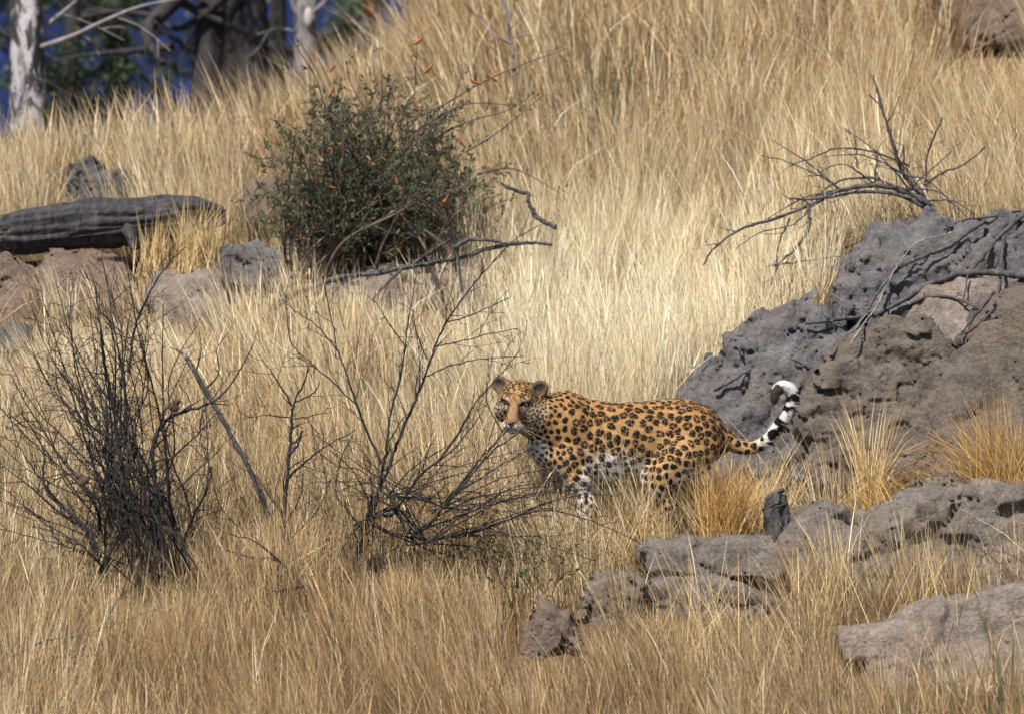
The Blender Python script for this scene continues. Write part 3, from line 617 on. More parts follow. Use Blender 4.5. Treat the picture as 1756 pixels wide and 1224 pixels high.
# wide shrub sweeping across towards the leopard's face
T = lambda pts, y=-.65, r0=.008, r1=.0018, dy=.1: px2(pts, y, r0, r1, dy)
mains = [px2([(588, 1010), (606, 975), (618, 930), (626, 895), (640, 868), (648, 850)], -.65, .021, .014, .02),
         T([(640, 870), (655, 830), (670, 790), (687, 746), (709, 694), (731, 638), (746, 594), (765, 554), (799, 504), (833, 464), (880, 414), (935, 382)], -.65, .0095), T([(628, 893), (645, 850), (659, 792), (665, 749), (671, 703), (687, 644), (695, 594), (699, 554), (706, 517), (715, 467)], -.65, .009),
         T([(657, 795), (634, 753), (612, 694), (594, 641), (578, 597), (569, 548), (557, 495), (553, 473)], -.65, .008), T([(612, 694), (570, 655), (530, 620), (500, 588), (490, 525)], -.65, .005),
         T([(765, 554), (810, 540), (876, 509)], -.65, .004), T([(746, 594), (777, 588), (830, 575), (889, 563)], -.65, .004), T([(727, 647), (771, 628), (830, 615), (898, 610)], -.65, .004),
         T([(578, 600), (545, 560), (515, 540), (490, 521)], -.65, .004), T([(695, 594), (670, 560), (655, 535), (640, 512)], -.65, .004), T([(731, 615), (715, 570), (708, 530)], -.65, .004),
         T([(640, 888), (680, 872), (723, 907), (760, 870), (779, 848), (819, 800), (862, 740), (870, 715)], -.8, .009), T([(862, 740), (836, 690), (838, 650), (844, 610)], -.85, .004), T([(819, 800), (855, 765), (900, 735), (930, 715)], -.8, .005),
         T([(644, 880), (675, 879), (719, 816), (775, 772), (815, 724), (835, 690)], -.7, .008), T([(745, 800), (790, 735), (815, 690), (860, 640), (892, 600)], -.8, .006), T([(779, 848), (830, 815), (880, 785), (920, 762)], -.85, .005), T([(760, 870), (820, 790), (880, 728), (905, 700), (935, 660)], -.82, .004),
         T([(632, 897), (690, 918), (759, 921), (819, 917), (918, 919), (985, 915)], -.75, .008), T([(759, 921), (819, 909), (890, 883), (934, 863), (998, 848), (1060, 850)], -.75, .007), T([(650, 905), (739, 943), (819, 959), (870, 975), (930, 1005)], -.75, .007), T([(890, 883), (940, 874), (998, 887), (1058, 911), (1100, 933)], -.75, .005),
         T([(622, 905), (600, 880), (579, 852), (577, 820), (587, 780), (605, 745)], -.65, .007), T([(632, 885), (637, 850), (636, 825), (615, 805), (570, 800)], -.65, .006), T([(626, 895), (590, 900), (560, 880), (540, 850)], -.6, .006), T([(700, 920), (760, 960), (830, 1000), (900, 1060)], -.75, .006), T([(720, 905), (800, 880), (870, 840), (925, 825)], -.8, .005), T([(680, 935), (740, 990), (790, 1020), (860, 1025)], -.8, .005), T([(740, 880), (790, 830), (830, 775), (855, 700)], -.78, .005)]
for _ in range(46):
    a0 = [(640, 885), (700, 915), (760, 870), (665, 850), (730, 930)][rs.randint(5)]; e0 = (rs.uniform(520, 1040), rs.uniform(740, 1030)); e0 = (e0[0], max(e0[1], 690 + max(0, e0[0] - 860) * 1.0)); mains.append(T([a0, (a0[0] * .6 + e0[0] * .4 + rs.uniform(-25, 25), a0[1] * .6 + e0[1] * .4 - rs.uniform(-10, 35)), e0], -.75 + rs.uniform(-.2, .15), .0045, .0016))
shrub('bare_shrub', 'wide spreading leafless shrub whose thin branches cross the leopard\'s face and chest', 'shrub', at(590, 1010, -.65), mains, M_twig, rs, level=1, spacing=.085, length=.27, flat=.7, angle=(22, 52))
# small dead branch low in the grass between the shrubs
shrub('dead_branch', 'crooked black dead branch low in the grass between the two taller leafless shrubs', 'branch', at(540, 1030, -1.0), [T([(541, 1030), (515, 1000), (495, 975), (470, 958), (430, 955), (370, 935)], -1.0, .013, .003), T([(520, 1005), (470, 1012), (420, 1000)], -1.0, .008, .002), T([(490, 970), (440, 930), (390, 915)], -1.0, .007, .002)], M_twig, rs, level=1, spacing=.1, length=.18)
shrub('dead_branch', 'thin grey dead twigs lying in the grass below the tall dense leafless shrub', 'branch', at(150, 1110, -1.75), [T([(20, 1125), (80, 1098), (150, 1085), (220, 1062), (280, 1040)], -1.75, .006, .002), T([(60, 1140), (130, 1115), (200, 1100)], -1.75, .005, .002), T([(180, 1075), (200, 1030), (235, 1000)], -1.7, .004, .0015)], M_dead, rs, level=1, spacing=.1, length=.2)
# leaning broken stick
shrub('dead_stick', 'straight leaning grey dead stick with a bleached broken tip', 'branch', at(460, 880, -.5), [T([(462, 885), (440, 830), (415, 780), (385, 725), (352, 668), (330, 630), (318, 612)], -.5, .016, .012, .01)], M_dead, rs, level=-1)
st = MB(); st.tube(line_px([(330, 632), (318, 612), (305, 601), (292, 596)], -.5, rs, .01), np.linspace(.012, .003, 19), 6); tagst = st.build('broken_tip', M_pale, [o for o in bpy.data.objects if o.name == 'dead_stick'][0])
for pts in ([(335, 640), (345, 600), (340, 560)], [(352, 668), (375, 640), (372, 600), (388, 575)], [(365, 690), (395, 660), (430, 600), (440, 570)]):
    mb = MB(); mb.tube(line_px(pts, -.5, rs, .05), np.linspace(.005, .0014, len(pts) * 6 - 5), 4); mb.build('side_twig', M_twig, [o for o in bpy.data.objects if o.name == 'dead_stick'][0])
# fallen branches by the bush and on the outcrop
G = lambda pts, y, r0, r1: px2(pts, y, r0, r1, .06)
shrub('dead_branch', 'long grey forked dead branch lying in front of the leafy bush across the pale rock', 'branch', at(640, 500, 2.65), [G([(463, 532), (504, 506), (553, 486), (594, 473), (637, 470), (684, 461), (730, 454), (755, 448), (793, 442), (855, 423), (904, 417), (948, 420)], 2.62, .017, .010), G([(712, 450), (745, 428), (774, 410)], 2.6, .011, .006), G([(777, 397), (782, 430), (787, 465), (792, 500)], 2.6, .015, .010), G([(780, 425), (799, 413), (835, 412), (875, 419)], 2.6, .012, .009), G([(690, 461), (660, 490), (637, 516)], 2.58, .009, .006), G([(735, 455), (745, 480), (750, 505)], 2.58, .008, .005), G([(595, 475), (575, 500), (565, 520)], 2.58, .007, .004)], M_dead, rs, level=0, spacing=.3, length=.12)
shrub('dead_stick', 'short twisted black stick poking out of the bright grass right of the leafy bush', 'branch', at(945, 390, 2.9), [G([(858, 314), (872, 322), (890, 329), (907, 333), (905, 345), (913, 358), (918, 370), (932, 380), (952, 390)], 2.9, .010, .016)], M_dead, rs, level=-1)
mains = [G([(1600, 358), (1560, 332), (1500, 319), (1440, 327), (1400, 348), (1330, 375), (1270, 394), (1225, 425), (1206, 456)], 2.0, .017, .004), G([(1605, 365), (1540, 335), (1470, 330), (1400, 342), (1355, 340)], 2.02, .014, .005), G([(1590, 350), (1530, 318), (1480, 305), (1430, 315), (1390, 345)], 2.05, .010, .004),
         G([(1595, 352), (1570, 325), (1545, 290), (1528, 235), (1512, 182), (1505, 155), (1495, 128)], 2.1, .014, .004), G([(1512, 185), (1500, 172), (1490, 163)], 2.1, .006, .004), G([(1560, 285), (1500, 262), (1440, 255), (1395, 270), (1352, 285)], 2.1, .007, .003), G([(1430, 315), (1380, 290), (1340, 275), (1305, 267)], 2.0, .005, .002),
         G([(1585, 318), (1620, 295), (1655, 282), (1690, 252)], 2.1, .007, .004), G([(1386, 350), (1388, 390), (1365, 425), (1335, 455), (1322, 490)], 1.95, .010, .005), G([(1355, 375), (1335, 420), (1330, 470), (1335, 505)], 1.95, .006, .003), G([(1400, 345), (1360, 385), (1300, 400), (1260, 430)], 1.9, .005, .002), G([(1590, 330), (1588, 280), (1600, 240), (1617, 202)], 2.15, .007, .004), G([(1470, 290), (1465, 240), (1450, 225)], 2.1, .004, .002), G([(1320, 455), (1380, 448), (1440, 440)], 1.9, .006, .004)]
for _ in range(16):
    a0 = [(1590, 345), (1560, 325), (1500, 318), (1440, 325), (1550, 300), (1400, 345)][rs.randint(6)]; e0 = (a0[0] + rs.uniform(-170, 110), a0[1] + rs.uniform(-110, 60)); mains.append(G([a0, (a0[0] * .5 + e0[0] * .5, a0[1] * .5 + e0[1] * .5 - rs.uniform(0, 30)), e0], 2.0 + rs.uniform(-.1, .15), .006, .002))
shrub('dead_branch', 'arching fallen dead branch with one upright spike, above the grey outcrop', 'branch', at(1600, 365, 2.1), mains, M_dead, rs, level=1, spacing=.11, length=.17)
def on_rock(pts, lift=.05, fb=1.0):
    ys = [surf(a, b2, None) for a, b2 in pts]; ys = [min(y, fb + 1.2) for y in ys]
    ys = np.array(ys); ys = np.minimum(ys, np.convolve(np.pad(ys, 1, 'edge'), [.33, .34, .33], 'valid')) - lift
    return smooth_line([at(a, b2, y) for (a, b2), y in zip(pts, ys)], 6)
mains = [(on_rock([(1380, 556), (1410, 552), (1440, 548), (1470, 545), (1500, 540), (1525, 528), (1545, 517), (1570, 502), (1600, 485), (1630, 476), (1660, 468), (1710, 468), (1760, 474), (1800, 478)]), (.008, .022)),
         (on_rock([(1425, 612), (1445, 585), (1470, 560), (1495, 520), (1520, 482), (1540, 462), (1560, 450), (1595, 435), (1630, 420), (1665, 395), (1690, 378)]), (.008, .012)),
         (on_rock([(1660, 468), (1685, 440), (1710, 410), (1735, 385), (1760, 365), (1790, 340)]), (.010, .013)), (on_rock([(1722, 408), (1718, 440), (1716, 470), (1712, 500), (1705, 525)]), (.010, .007)), (on_rock([(1705, 500), (1685, 525), (1665, 550), (1648, 575)]), (.010, .006)), (on_rock([(1705, 530), (1680, 555), (1655, 572)]), (.010, .007)), (on_rock([(1565, 520), (1600, 508), (1640, 512), (1670, 525), (1695, 535)], .02), (.010, .007)), (on_rock([(1620, 395), (1650, 378), (1700, 372), (1750, 362)]), (.007, .007)), (on_rock([(1660, 470), (1655, 500), (1650, 520)]), (.005, .003))]  # strip closest to the rock stands in for the main branch's shadow
shrub('dead_branch', 'thick black dead branch and its modelled shadow strip lying forked across the face of the grey outcrop', 'branch', at(1600, 490, .8), mains, M_dead, rs, level=0, spacing=.16, length=.10)
shrub('dead_branch', 'thin bleached forked branch leaning over the thick black one on the outcrop', 'branch', at(1460, 590, .5), [(on_rock([(1458, 592), (1475, 565), (1500, 530), (1515, 500), (1530, 470), (1550, 440), (1575, 415), (1610, 405), (1650, 395)], .09), (.006, .003)), (on_rock([(1462, 570), (1490, 535), (1515, 520)], .09), (.004, .002))], M_pale, rs, level=0, spacing=.2, length=.12)
shrub('dead_stick', 'short flat dark stick resting on the lower grey block of the outcrop', 'branch', at(1380, 625, .6), [(on_rock([(1360, 616), (1375, 622), (1390, 630), (1402, 636)], .03), (.006, .016))], M_dead, rs, level=-1)
shrub('dead_stick', 'thin grey stick lying behind the leopard\'s rump on the rock', 'branch', at(1240, 660, .5), [(on_rock([(1225, 668), (1250, 656), (1275, 640), (1290, 632)], .04), (.010, .004))], M_dead, rs, level=-1)

# ------------------------------------------------------------------ log and stump
lg_e = empty('fallen_log', tuple(at(160, 420, 3.2)), 'thick dark grey fallen log resting on reddish boulders', 'log')
def lumpy(P, rad, sides, amp, seed, flat=1.0):
    P = np.asarray(P); n = len(P); T_ = np.gradient(P, axis=0); T_ /= np.linalg.norm(T_, axis=1, keepdims=True); A = np.cross(T_, (0, 0, 1.0)); A /= np.linalg.norm(A, axis=1, keepdims=True) + 1e-9; B = np.cross(A, T_)
    an = np.arange(sides) / sides * 2 * math.pi; D_ = np.cos(an)[None, :, None] * A[:, None] + np.sin(an)[None, :, None] * B[:, None] * flat
    V = P[:, None] + D_ * np.asarray(rad)[:, None, None]; nz = fbm(np.concatenate([D_ * 2.2, ], -1) * np.array((1.0, 1.0, 1.0)) + P[:, None] * np.array((1.2, 1, 1.2)) + seed, 4); ridg = np.abs(vnoise(D_ * 7 + P[:, None] * np.array((.7, .7, .7)) + seed * 2))
    V = V + D_ * (amp * nz - amp * .7 * (1 - ridg) ** 6)[..., None]; V = V.reshape(-1, 3)
    i = np.arange(n - 1)[:, None] * sides; j = np.arange(sides)[None]; k = (j + 1) % sides
    Q = np.stack([i + j, i + k, i + sides + k, i + sides + j], -1).reshape(-1, 4)
    V = np.vstack([V, P[0], P[-1]]); a, b2 = len(V) - 2, len(V) - 1; jj = np.arange(sides); kk = (jj + 1) % sides
    return V, [Q, np.concatenate([np.stack([np.full(sides, a), kk, jj], -1), np.stack([np.full(sides, b2), (n - 1) * sides + jj, (n - 1) * sides + kk], -1)])]
lp = smooth_line([at(*t) for t in ((-70, 402, 3.25), (-10, 402, 3.2), (60, 396, 3.2), (140, 387, 3.2), (220, 384, 3.22), (290, 376, 3.25), (345, 372, 3.3), (385, 370, 3.35))], 24)
V, Q = lumpy(lp, np.interp(np.linspace(0, 1, len(lp)), [0, .12, .25, .5, .62, .72, .85, 1], [.06, .085, .125, .14, .13, .13, .10, .03]), 90, .032, 4.4); mesh_obj('trunk', V, Q, M_log, lg_e)
lp = smooth_line([at(*t) for t in ((215, 385, 3.15), (225, 405, 3.1), (232, 428, 3.08))], 6); V, Q = lumpy(lp, np.interp(np.linspace(0, 1, len(lp)), [0, 1], [.05, .028]), 14, .012, 7.7); mesh_obj('branch_stub', V, Q, M_log, lg_e)
st_e = empty('tree_stump', tuple(at(1330, 915, -.35)), 'small dark charred stump between the leopard\'s grass tuft and the rock ledge', 'stump')
lp = smooth_line([at(*t) for t in ((1335, 925, -.35), (1332, 890, -.35), (1330, 865, -.36), (1334, 845, -.36))], 6); V, Q = lumpy(lp, np.interp(np.linspace(0, 1, len(lp)), [0, .7, 1], [.065, .055, .035]), 28, .018, 9.1); mesh_obj('trunk', V, Q, M_dead, st_e)
lp = smooth_line([at(*t) for t in ((1318, 880, -.37), (1322, 852, -.38), (1345, 838, -.38))], 6); V, Q = lumpy(lp, np.interp(np.linspace(0, 1, len(lp)), [0, 1], [.022, .012]), 10, .012, 3.1); mesh_obj('broken_branch', V, Q, M_dead, st_e)

# ------------------------------------------------------------------ leaves helper
def leaves(P, D, ln, wd, rs, pal, jit=.25):
    """one bent four-vertex leaf at every point P along direction D"""
    n = len(P); D = D / (np.linalg.norm(D, axis=1, keepdims=True) + 1e-9); S_ = np.cross(D, rs.normal(0, 1, (n, 3))); S_ /= np.linalg.norm(S_, axis=1, keepdims=True) + 1e-9
    ln = np.broadcast_to(ln, (n,))[:, None]; wd = np.broadcast_to(wd, (n,))[:, None]; Nn = np.cross(D, S_)
    V = np.stack([P, P + D * ln * .5 + S_ * wd * .5 + Nn * wd * .15, P + D * ln, P + D * ln * .5 - S_ * wd * .5 + Nn * wd * .15], 1).reshape(-1, 3)
    pal = np.array(pal); C_ = pal[rs.randint(0, len(pal), n)] * (1 + jit * rs.normal(0, 1, (n, 1))); return V, np.arange(4 * n).reshape(-1, 4), np.repeat(np.clip(C_, .004, 1), 4, 0)

# ------------------------------------------------------------------ leafy bush with orange pods
bu = empty('leafy_bush', tuple(at(640, 480, 3.3)), 'dense twiggy dark green bush with scattered orange seed pods', 'bush')
rs = np.random.RandomState(21); tipl = []; tw = MB()
long_shoots = [[(600, 250), (560, 190), (540, 130), (515, 92), (500, 65)], [(700, 210), (770, 175), (830, 140), (900, 110), (972, 84)], [(690, 240), (790, 182), (870, 180), (905, 182)], [(740, 240), (800, 210), (870, 190), (910, 165)], [(520, 300), (480, 272), (440, 273), (415, 262)], [(560, 260), (530, 235), (470, 200)], [(650, 200), (655, 150), (650, 80)], [(710, 190), (712, 130), (716, 70)], [(770, 210), (785, 150), (800, 110)], [(800, 260), (850, 230), (930, 165)], [(640, 210), (600, 140), (590, 80)], [(820, 300), (880, 290), (960, 330)]]
for k in range(108):
    bx = rs.uniform(480, 810); t = rs.uniform(-1, 1); ex = 636 + t * rs.uniform(140, 240) + rs.uniform(-25, 25); hh = math.sqrt(max(.05, 1 - (abs(ex - 645) / 255) ** 2)); ey = 475 - hh * rs.uniform(120, 335); ex2 = bx * .35 + ex * .65
    P = line_px([(bx, 478), (bx * .7 + ex2 * .3, 478 * .62 + ey * .38 + rs.uniform(-15, 15)), (ex2, ey * .72 + 478 * .28), (ex, ey)], 3.3 + rs.uniform(-.35, .45), rs, .25)
    mb = MB(); mb.tube(P, np.linspace(rs.uniform(.008, .014), .002, len(P)), 5)
    if k < 44: mb.build('branch', M_bushwood, bu)
    else: tw.v += mb.v; tw.q += [q + tw.n for q in mb.q]; tw.n += mb.n
    twigs(tw, P, .008, rs, 1, .062, .30, (25, 65), 1.0, .3, .0015, .15, tipl, .2)
for pts in long_shoots:
    P = line_px(pts, 3.2 + rs.uniform(-.2, .2), rs, .1); mb = MB(); mb.tube(P, np.linspace(.006, .002, len(P)), 4); mb.build('long_shoot', M_bushwood, bu); twigs(tw, P, .004, rs, 0, .12, .12, (30, 60), 1, .2, .0014, .3, tipl)
tag(tw.build('twigs', M_bushwood, bu), kind='stuff')
LP, LD = [], []
for Q in tipl:
    n = rs.randint(4, 9)
    if rs.rand() < .12: continue
    for _ in range(n):
        k = rs.randint(1, len(Q)); LP.append(Q[k] + rs.normal(0, .006, 3)); LD.append((Q[k] - Q[k - 1]) / (np.linalg.norm(Q[k] - Q[k - 1]) + 1e-9) + rs.normal(0, .6, 3))
LP, LD = np.array(LP), np.array(LD); V, Q, C_ = leaves(LP, LD, rs.uniform(.022, .045, len(LP)), rs.uniform(.007, .013, len(LP)), rs, [(.05, .09, .028), (.04, .068, .028), (.08, .115, .042), (.06, .068, .042), (.10, .09, .055)])
tag(mesh_obj('foliage', V, Q, M_leaf, bu, C_), kind='stuff')
M_pod = plain_mat('orange_pod', (.25, .09, .027), .6)
pods = [(570, 118), (567, 160), (712, 178), (717, 72), (555, 223), (582, 248), (572, 323), (641, 283), (571, 257), (680, 309), (682, 322), (556, 360), (521, 380), (497, 392), (685, 428), (590, 430), (815, 142), (763, 345), (790, 243), (845, 135), (620, 240), (516, 410), (735, 120), (660, 275), (600, 365), (540, 300), (700, 350), (640, 390), (480, 400), (530, 355)]
pv = None
for k, (a, b2) in enumerate(pods):
    c0 = at(a, b2, 2.95 + rs.uniform(-.1, .15)); ln = rs.uniform(.045, .09)
    if pv is None:
        tt = np.linspace(-.5, .5, 7); pm = MB(); pm.tube(np.stack([tt, .12 * tt ** 2 * 4, 0 * tt], -1), .13 * np.sqrt(np.maximum(1 - (2 * tt) ** 2, .02)), 6); po = pm.build('seed_pod', M_pod, None); po.parent = bu; pv = po.data
    else: po = bpy.data.objects.new('seed_pod', pv); COL.objects.link(po); po.parent = bu
    po.location = Vector(c0) - bu.location; po.scale = (ln, ln, ln); po.rotation_euler = (rs.uniform(0, 6), rs.uniform(-1.3, 1.3), rs.uniform(-.6, .6))

# ------------------------------------------------------------------ trees behind the crest
m, nt, b = mat_new('peeling_bark', .8, .2); oc = objcoord(nt); mp = nt.nodes.new('ShaderNodeMapping'); mp.inputs['Scale'].default_value = (1, 1, .42); nt.links.new(oc, mp.inputs[0])
c = ramp(nt, noise_node(nt, 7.5, 5, .62, mp.outputs[0], 1.6), [(.46, (.025, .024, .026)), (.52, (.075, .07, .075)), (.55, (.30, .28, .31)), (.75, (.44, .42, .45))]); nt.links.new(c, b.inputs['Base Color']); bump(nt, b, noise_node(nt, 8.5, 5, .62, mp.outputs[0], 1.1), .8, .02); M_peel = m
M_dark = bark_mat('dark_bark', (.012, .011, .013), (.05, .045, .05), .5, .01); M_greyb = bark_mat('grey_bark', (.09, .085, .095), (.27, .25, .26), .4, .01)  # near-black bark for the dark trees behind the crest
def tree(label, base, H, r0, mat, seed, limbs=(), crown=True, lean=(0, 0), limb_mat=None, dens=900, hc=.62, cr=1.5):
    rs = np.random.RandomState(seed); b0 = np.array(base, float); b0[2] = gz(b0[0], b0[1]) - .15; e = empty('tree', tuple(b0 + (0, 0, .15)), label, 'tree')
    P = smooth_line([b0 + np.array((lean[0] * t + .03 * rs.normal(), lean[1] * t + .03 * rs.normal(), H * t)) for t in np.linspace(0, 1, 7)], 8); rad = np.interp(np.linspace(0, 1, len(P)), [0, .06, .5, 1], [r0 * 1.25, r0, r0 * .8, r0 * .35])
    V, Q = lumpy(P, rad, 24, r0 * .16, seed * 1.3); mesh_obj('trunk', V, Q, mat, e); tips = []; tw = MB()
    for pts, ra in limbs:
        LPn = smooth_line(pts, 6); mb = MB(); mb.tube(LPn, np.linspace(ra, ra * .3, len(LPn)), 7); lo = mb.build('limb', limb_mat or mat, e); twigs(tw, LPn, ra * .5, rs, 1, .3, .7, (30, 65), 1, .3, .004, .2, None, .1)
    for k in range(9):
        t = rs.uniform(hc, .98); o = P[int(t * (len(P) - 1))]; a = rs.uniform(0, 6.28); ln = cr * rs.uniform(.6, 1.1); d = np.array((math.cos(a), math.sin(a), rs.uniform(.15, .8)))
        LPn = smooth_line([o, o + d * ln * .5 + rs.normal(0, .08, 3), o + d * ln + rs.normal(0, .12, 3) + (0, 0, .15)], 5); mb = MB(); mb.tube(LPn, np.linspace(r0 * .35, .012, len(LPn)), 6); mb.build('limb', limb_mat or mat, e); twigs(tw, LPn, .02, rs, 1, .22, .6, (30, 65), 1, .3, .004, .2, tips, .1)
    if tw.v: tag(tw.build('twigs', limb_mat or mat, e), kind='stuff')
    if crown and tips:
        pts = np.concatenate(tips); pts = pts[rs.randint(0, len(pts), dens * 4)] + rs.normal(0, .06, (dens * 4, 3)); V, Q, C_ = leaves(pts, rs.normal(0, 1, pts.shape) - (0, 0, .4), rs.uniform(.05, .09, len(pts)), rs.uniform(.018, .03, len(pts)), rs, [(.05, .085, .03), (.04, .065, .028), (.075, .10, .045)]); tag(mesh_obj('crown', V, Q, M_leaf, e, C_), kind='stuff')
    return e
A8 = lambda px, py, y: at(px, py, y)
tree('pale tree trunk with peeling white and dark bark at the crest of the slope', at(52, 200, 8.2), 4.6, .142, M_peel, 31, [([A8(55, 84, 8.2), A8(80, 78, 8.15), A8(130, 60, 8.1), A8(180, 36, 8.0), A8(240, 12, 8.0), A8(310, -2, 8.0)], .022), ([A8(55, 62, 8.25), A8(85, 40, 8.3), A8(110, 20, 8.4), A8(145, -10, 8.5)], .026)], limb_mat=M_greyb, lean=(.0, .1), hc=.66)
tree('dark leaning tree with heavy black branches sweeping down behind the crest', at(330, 110, 12), 5.0, .13, M_dark, 32, [([A8(330, -30, 12), A8(280, 20, 11.8), A8(250, 60, 11.6), A8(280, 110, 11.4)], .085), ([A8(300, 80, 12), A8(220, 88, 12), A8(150, 95, 12), A8(90, 105, 12)], .028), ([A8(400, -20, 12), A8(350, 25, 12), A8(300, 50, 12), A8(260, 20, 12)], .04), ([A8(300, 0, 12), A8(360, 30, 12), A8(420, 55, 12), A8(470, 90, 12)], .035), ([A8(280, 30, 12), A8(200, 20, 12), A8(140, 30, 12)], .025)], lean=(.2, .2), hc=.6)
tree('grey tree with twisted limbs and a bright bare patch on its trunk, behind the crest', at(525, 70, 11), 4.5, .085, M_greyb, 33, [([A8(526, 45, 11), A8(505, 15, 11), A8(495, -25, 11), A8(475, -70, 11)], .028), ([A8(528, 30, 11), A8(560, 0, 11), A8(585, -40, 11)], .022), ([A8(526, 60, 11), A8(480, 50, 11), A8(440, 60, 11)], .012)], hc=.66)
te = [o for o in bpy.data.objects if o.name.startswith('tree') and o.type == 'EMPTY' and 'bright bare' in o.get('label', '')][0]
ball('bare_patch', at(529, 30, 10.93), np.array((.032, .016, .07)), plain_mat('bare_wood', (.38, .35, .34), .9), te)
tree('dark tree trunk behind the crest, right of the heavy black branches', at(432, 60, 13), 4.8, .14, M_dark, 34, [([A8(430, -20, 13), A8(400, 20, 13), A8(385, 60, 13)], .05)], hc=.6)
tree('thin brown trunk with a rusty patch of bark at the edge of the bright slope', at(634, 30, 12.5), 4.2, .08, M_greyb, 35, [], hc=.65)
te = [o for o in bpy.data.objects if o.type == 'EMPTY' and 'rusty patch' in o.get('label', '')][0]
ball('rusty_patch', at(634, 14, 12.44), np.array((.06, .03, .075)), plain_mat('rusty_bark', (.22, .11, .05), .9), te)
tree('slender dark tree on the far left of the crest behind the pale trunk', at(-40, 150, 13), 4.6, .1, M_dark, 36, [([A8(-40, 20, 13), A8(10, 60, 13), A8(110, 110, 13)], .04)], hc=.55)
tree('leafy dark tree standing well behind the crest between the dark branches', at(200, 130, 19), 5.5, .12, M_dark, 37, [], hc=.12, cr=2.0, dens=1800)
tree('leafy dark tree standing well behind the crest left of the grey tree', at(480, 110, 21), 5.5, .12, M_dark, 38, [], hc=.12, cr=2.0, dens=1800)
tree('dark leafy tree filling the gap between the pale trunk and the heavy black branches', at(120, 130, 16), 5.0, .10, M_dark, 39, [([A8(120, 60, 16), A8(160, 20, 16), A8(230, 40, 16), A8(290, 90, 16)], .04)], hc=.15, cr=1.7, dens=1600)
tree('dark leafy tree behind the crest beyond the dark trunk', at(390, 100, 17), 5.0, .10, M_dark, 40, [([A8(390, 30, 17), A8(340, 60, 17), A8(310, 100, 17)], .04), ([A8(390, 10, 17), A8(450, 40, 17), A8(500, 90, 17)], .04)], hc=.15, cr=1.7, dens=1600)
# blurred grey sapling in the grass right of the bush
rs = np.random.RandomState(41)
shrub('bare_sapling', 'thin grey leafless sapling in the tall grass up-slope of the leafy bush', 'sapling', at(890, 170, 6.0), [px2([(888, 180), (884, 120), (876, 70), (868, 20), (862, -30)], 6.0, .016, .008), px2([(878, 75), (850, 62), (820, 30), (795, 5)], 6.0, .010, .004), px2([(878, 65), (905, 60), (925, 65)], 6.0, .007, .003), px2([(872, 40), (880, 10), (890, -20)], 6.0, .008, .004)], M_greyb, rs, level=0, spacing=.3, length=.25)

# ------------------------------------------------------------------ green stemmed plants
def stem_plant(name, label, cat, root, tips, r, col, rs, leaf=None, y=0, n_leaf=0, group=None, lw=(.012, .02), ll=(.03, .06)):
    e = empty(name, tuple(root), label, cat, group); LP, LD = [], []
    for t in tips:
        P = smooth_line(t, 5); mb = MB(); mb.tube(P, np.linspace(r, r * .4, len(P)), 4, np.array(col) * rs.uniform(.75, 1.25)); mb.build('stem', M_leaf, e)
        for _ in range(n_leaf): k = rs.randint(1, len(P)); LP.append(P[k]); LD.append(P[k] - P[k - 1] + rs.normal(0, .03, 3))
    if n_leaf:
        LP, LD = np.array(LP), np.array(LD); V, Q, C_ = leaves(LP, LD, rs.uniform(*ll, len(LP)), rs.uniform(*lw, len(LP)), rs, leaf); tag(mesh_obj('leaf_spray', V, Q, M_leaf, e, C_), kind='stuff')
    return e
tips = []
for k in range(34):
    bx = 1040 + rs.normal(0, 22); tx = bx + (bx - 1040) * .9 + rs.normal(0, 14); ty = rs.uniform(20, 150); yy = 5.3 + rs.uniform(-.25, .25)
    tips.append([at(bx, 255, yy), at(bx * .6 + tx * .4, 255 * .55 + ty * .45, yy), at(tx, ty, yy)])
stem_plant('broom_plant', 'tall clump of thin grey-green leafless stems in the upper grass', 'plant', at(1040, 255, 5.3), tips, .0045, (.10, .115, .055), rs)
tips = []
for k in range(22):
    bx = 900 + rs.normal(0, 35); by = 1010; tx = bx + rs.normal(0, 60); ty = rs.uniform(915, 990); yy = -1.15 + rs.uniform(-.15, .15); tips.append([at(bx, by + 75, yy), at(bx * .5 + tx * .5, by * .5 + ty * .5, yy), at(tx, ty, yy)])
stem_plant('green_weed', 'low straggling weed with tiny green leaves and reddish stems below the leopard', 'weed', at(900, 1080, -1.15), tips, .0024, (.12, .05, .03), rs, [(.06, .10, .03), (.09, .13, .04)], n_leaf=16, lw=(.008, .014), ll=(.018, .036))
def near_weed(label, pts_list, y, col):
    tips = [[at(a, b2, y + rs.uniform(-.05, .05)) for a, b2 in pts] for pts in pts_list]; r0_ = at(pts_list[0][0][0], pts_list[0][0][1], y); r0_[2] = gz(r0_[0], y)
    tips = [[np.array((t[0][0], t[0][1], gz(t[0][0], t[0][1])))] + t for t in tips]
    return stem_plant('green_weed', label, 'weed', r0_, tips, .004, col, rs, [(.08, .135, .045), (.10, .15, .06), (.06, .10, .04)], n_leaf=9, lw=(.006, .012), ll=(.03, .06))
near_weed('tall out-of-focus green weed rising in front of the rock ledge', [[(1720, 1240), (1690, 1080), (1660, 980), (1635, 900)], [(1715, 1240), (1700, 1120), (1690, 1060), (1705, 1010)]], -6.5, (.07, .11, .04))
near_weed('sprawling out-of-focus green weed in the nearest grass, in front of the sandy boulder', [[(1640, 1300), (1610, 1180), (1570, 1120), (1535, 1090)], [(1650, 1300), (1640, 1200), (1625, 1150), (1600, 1130)], [(1560, 1310), (1540, 1230), (1530, 1190)]], -7.0, (.08, .11, .04))
near_weed('out-of-focus green weed at the foot of the slope beside the sprawling one', [[(1740, 1300), (1745, 1200), (1735, 1150), (1750, 1100)], [(1700, 1310), (1690, 1240), (1700, 1200)]], -7.2, (.07, .10, .035))
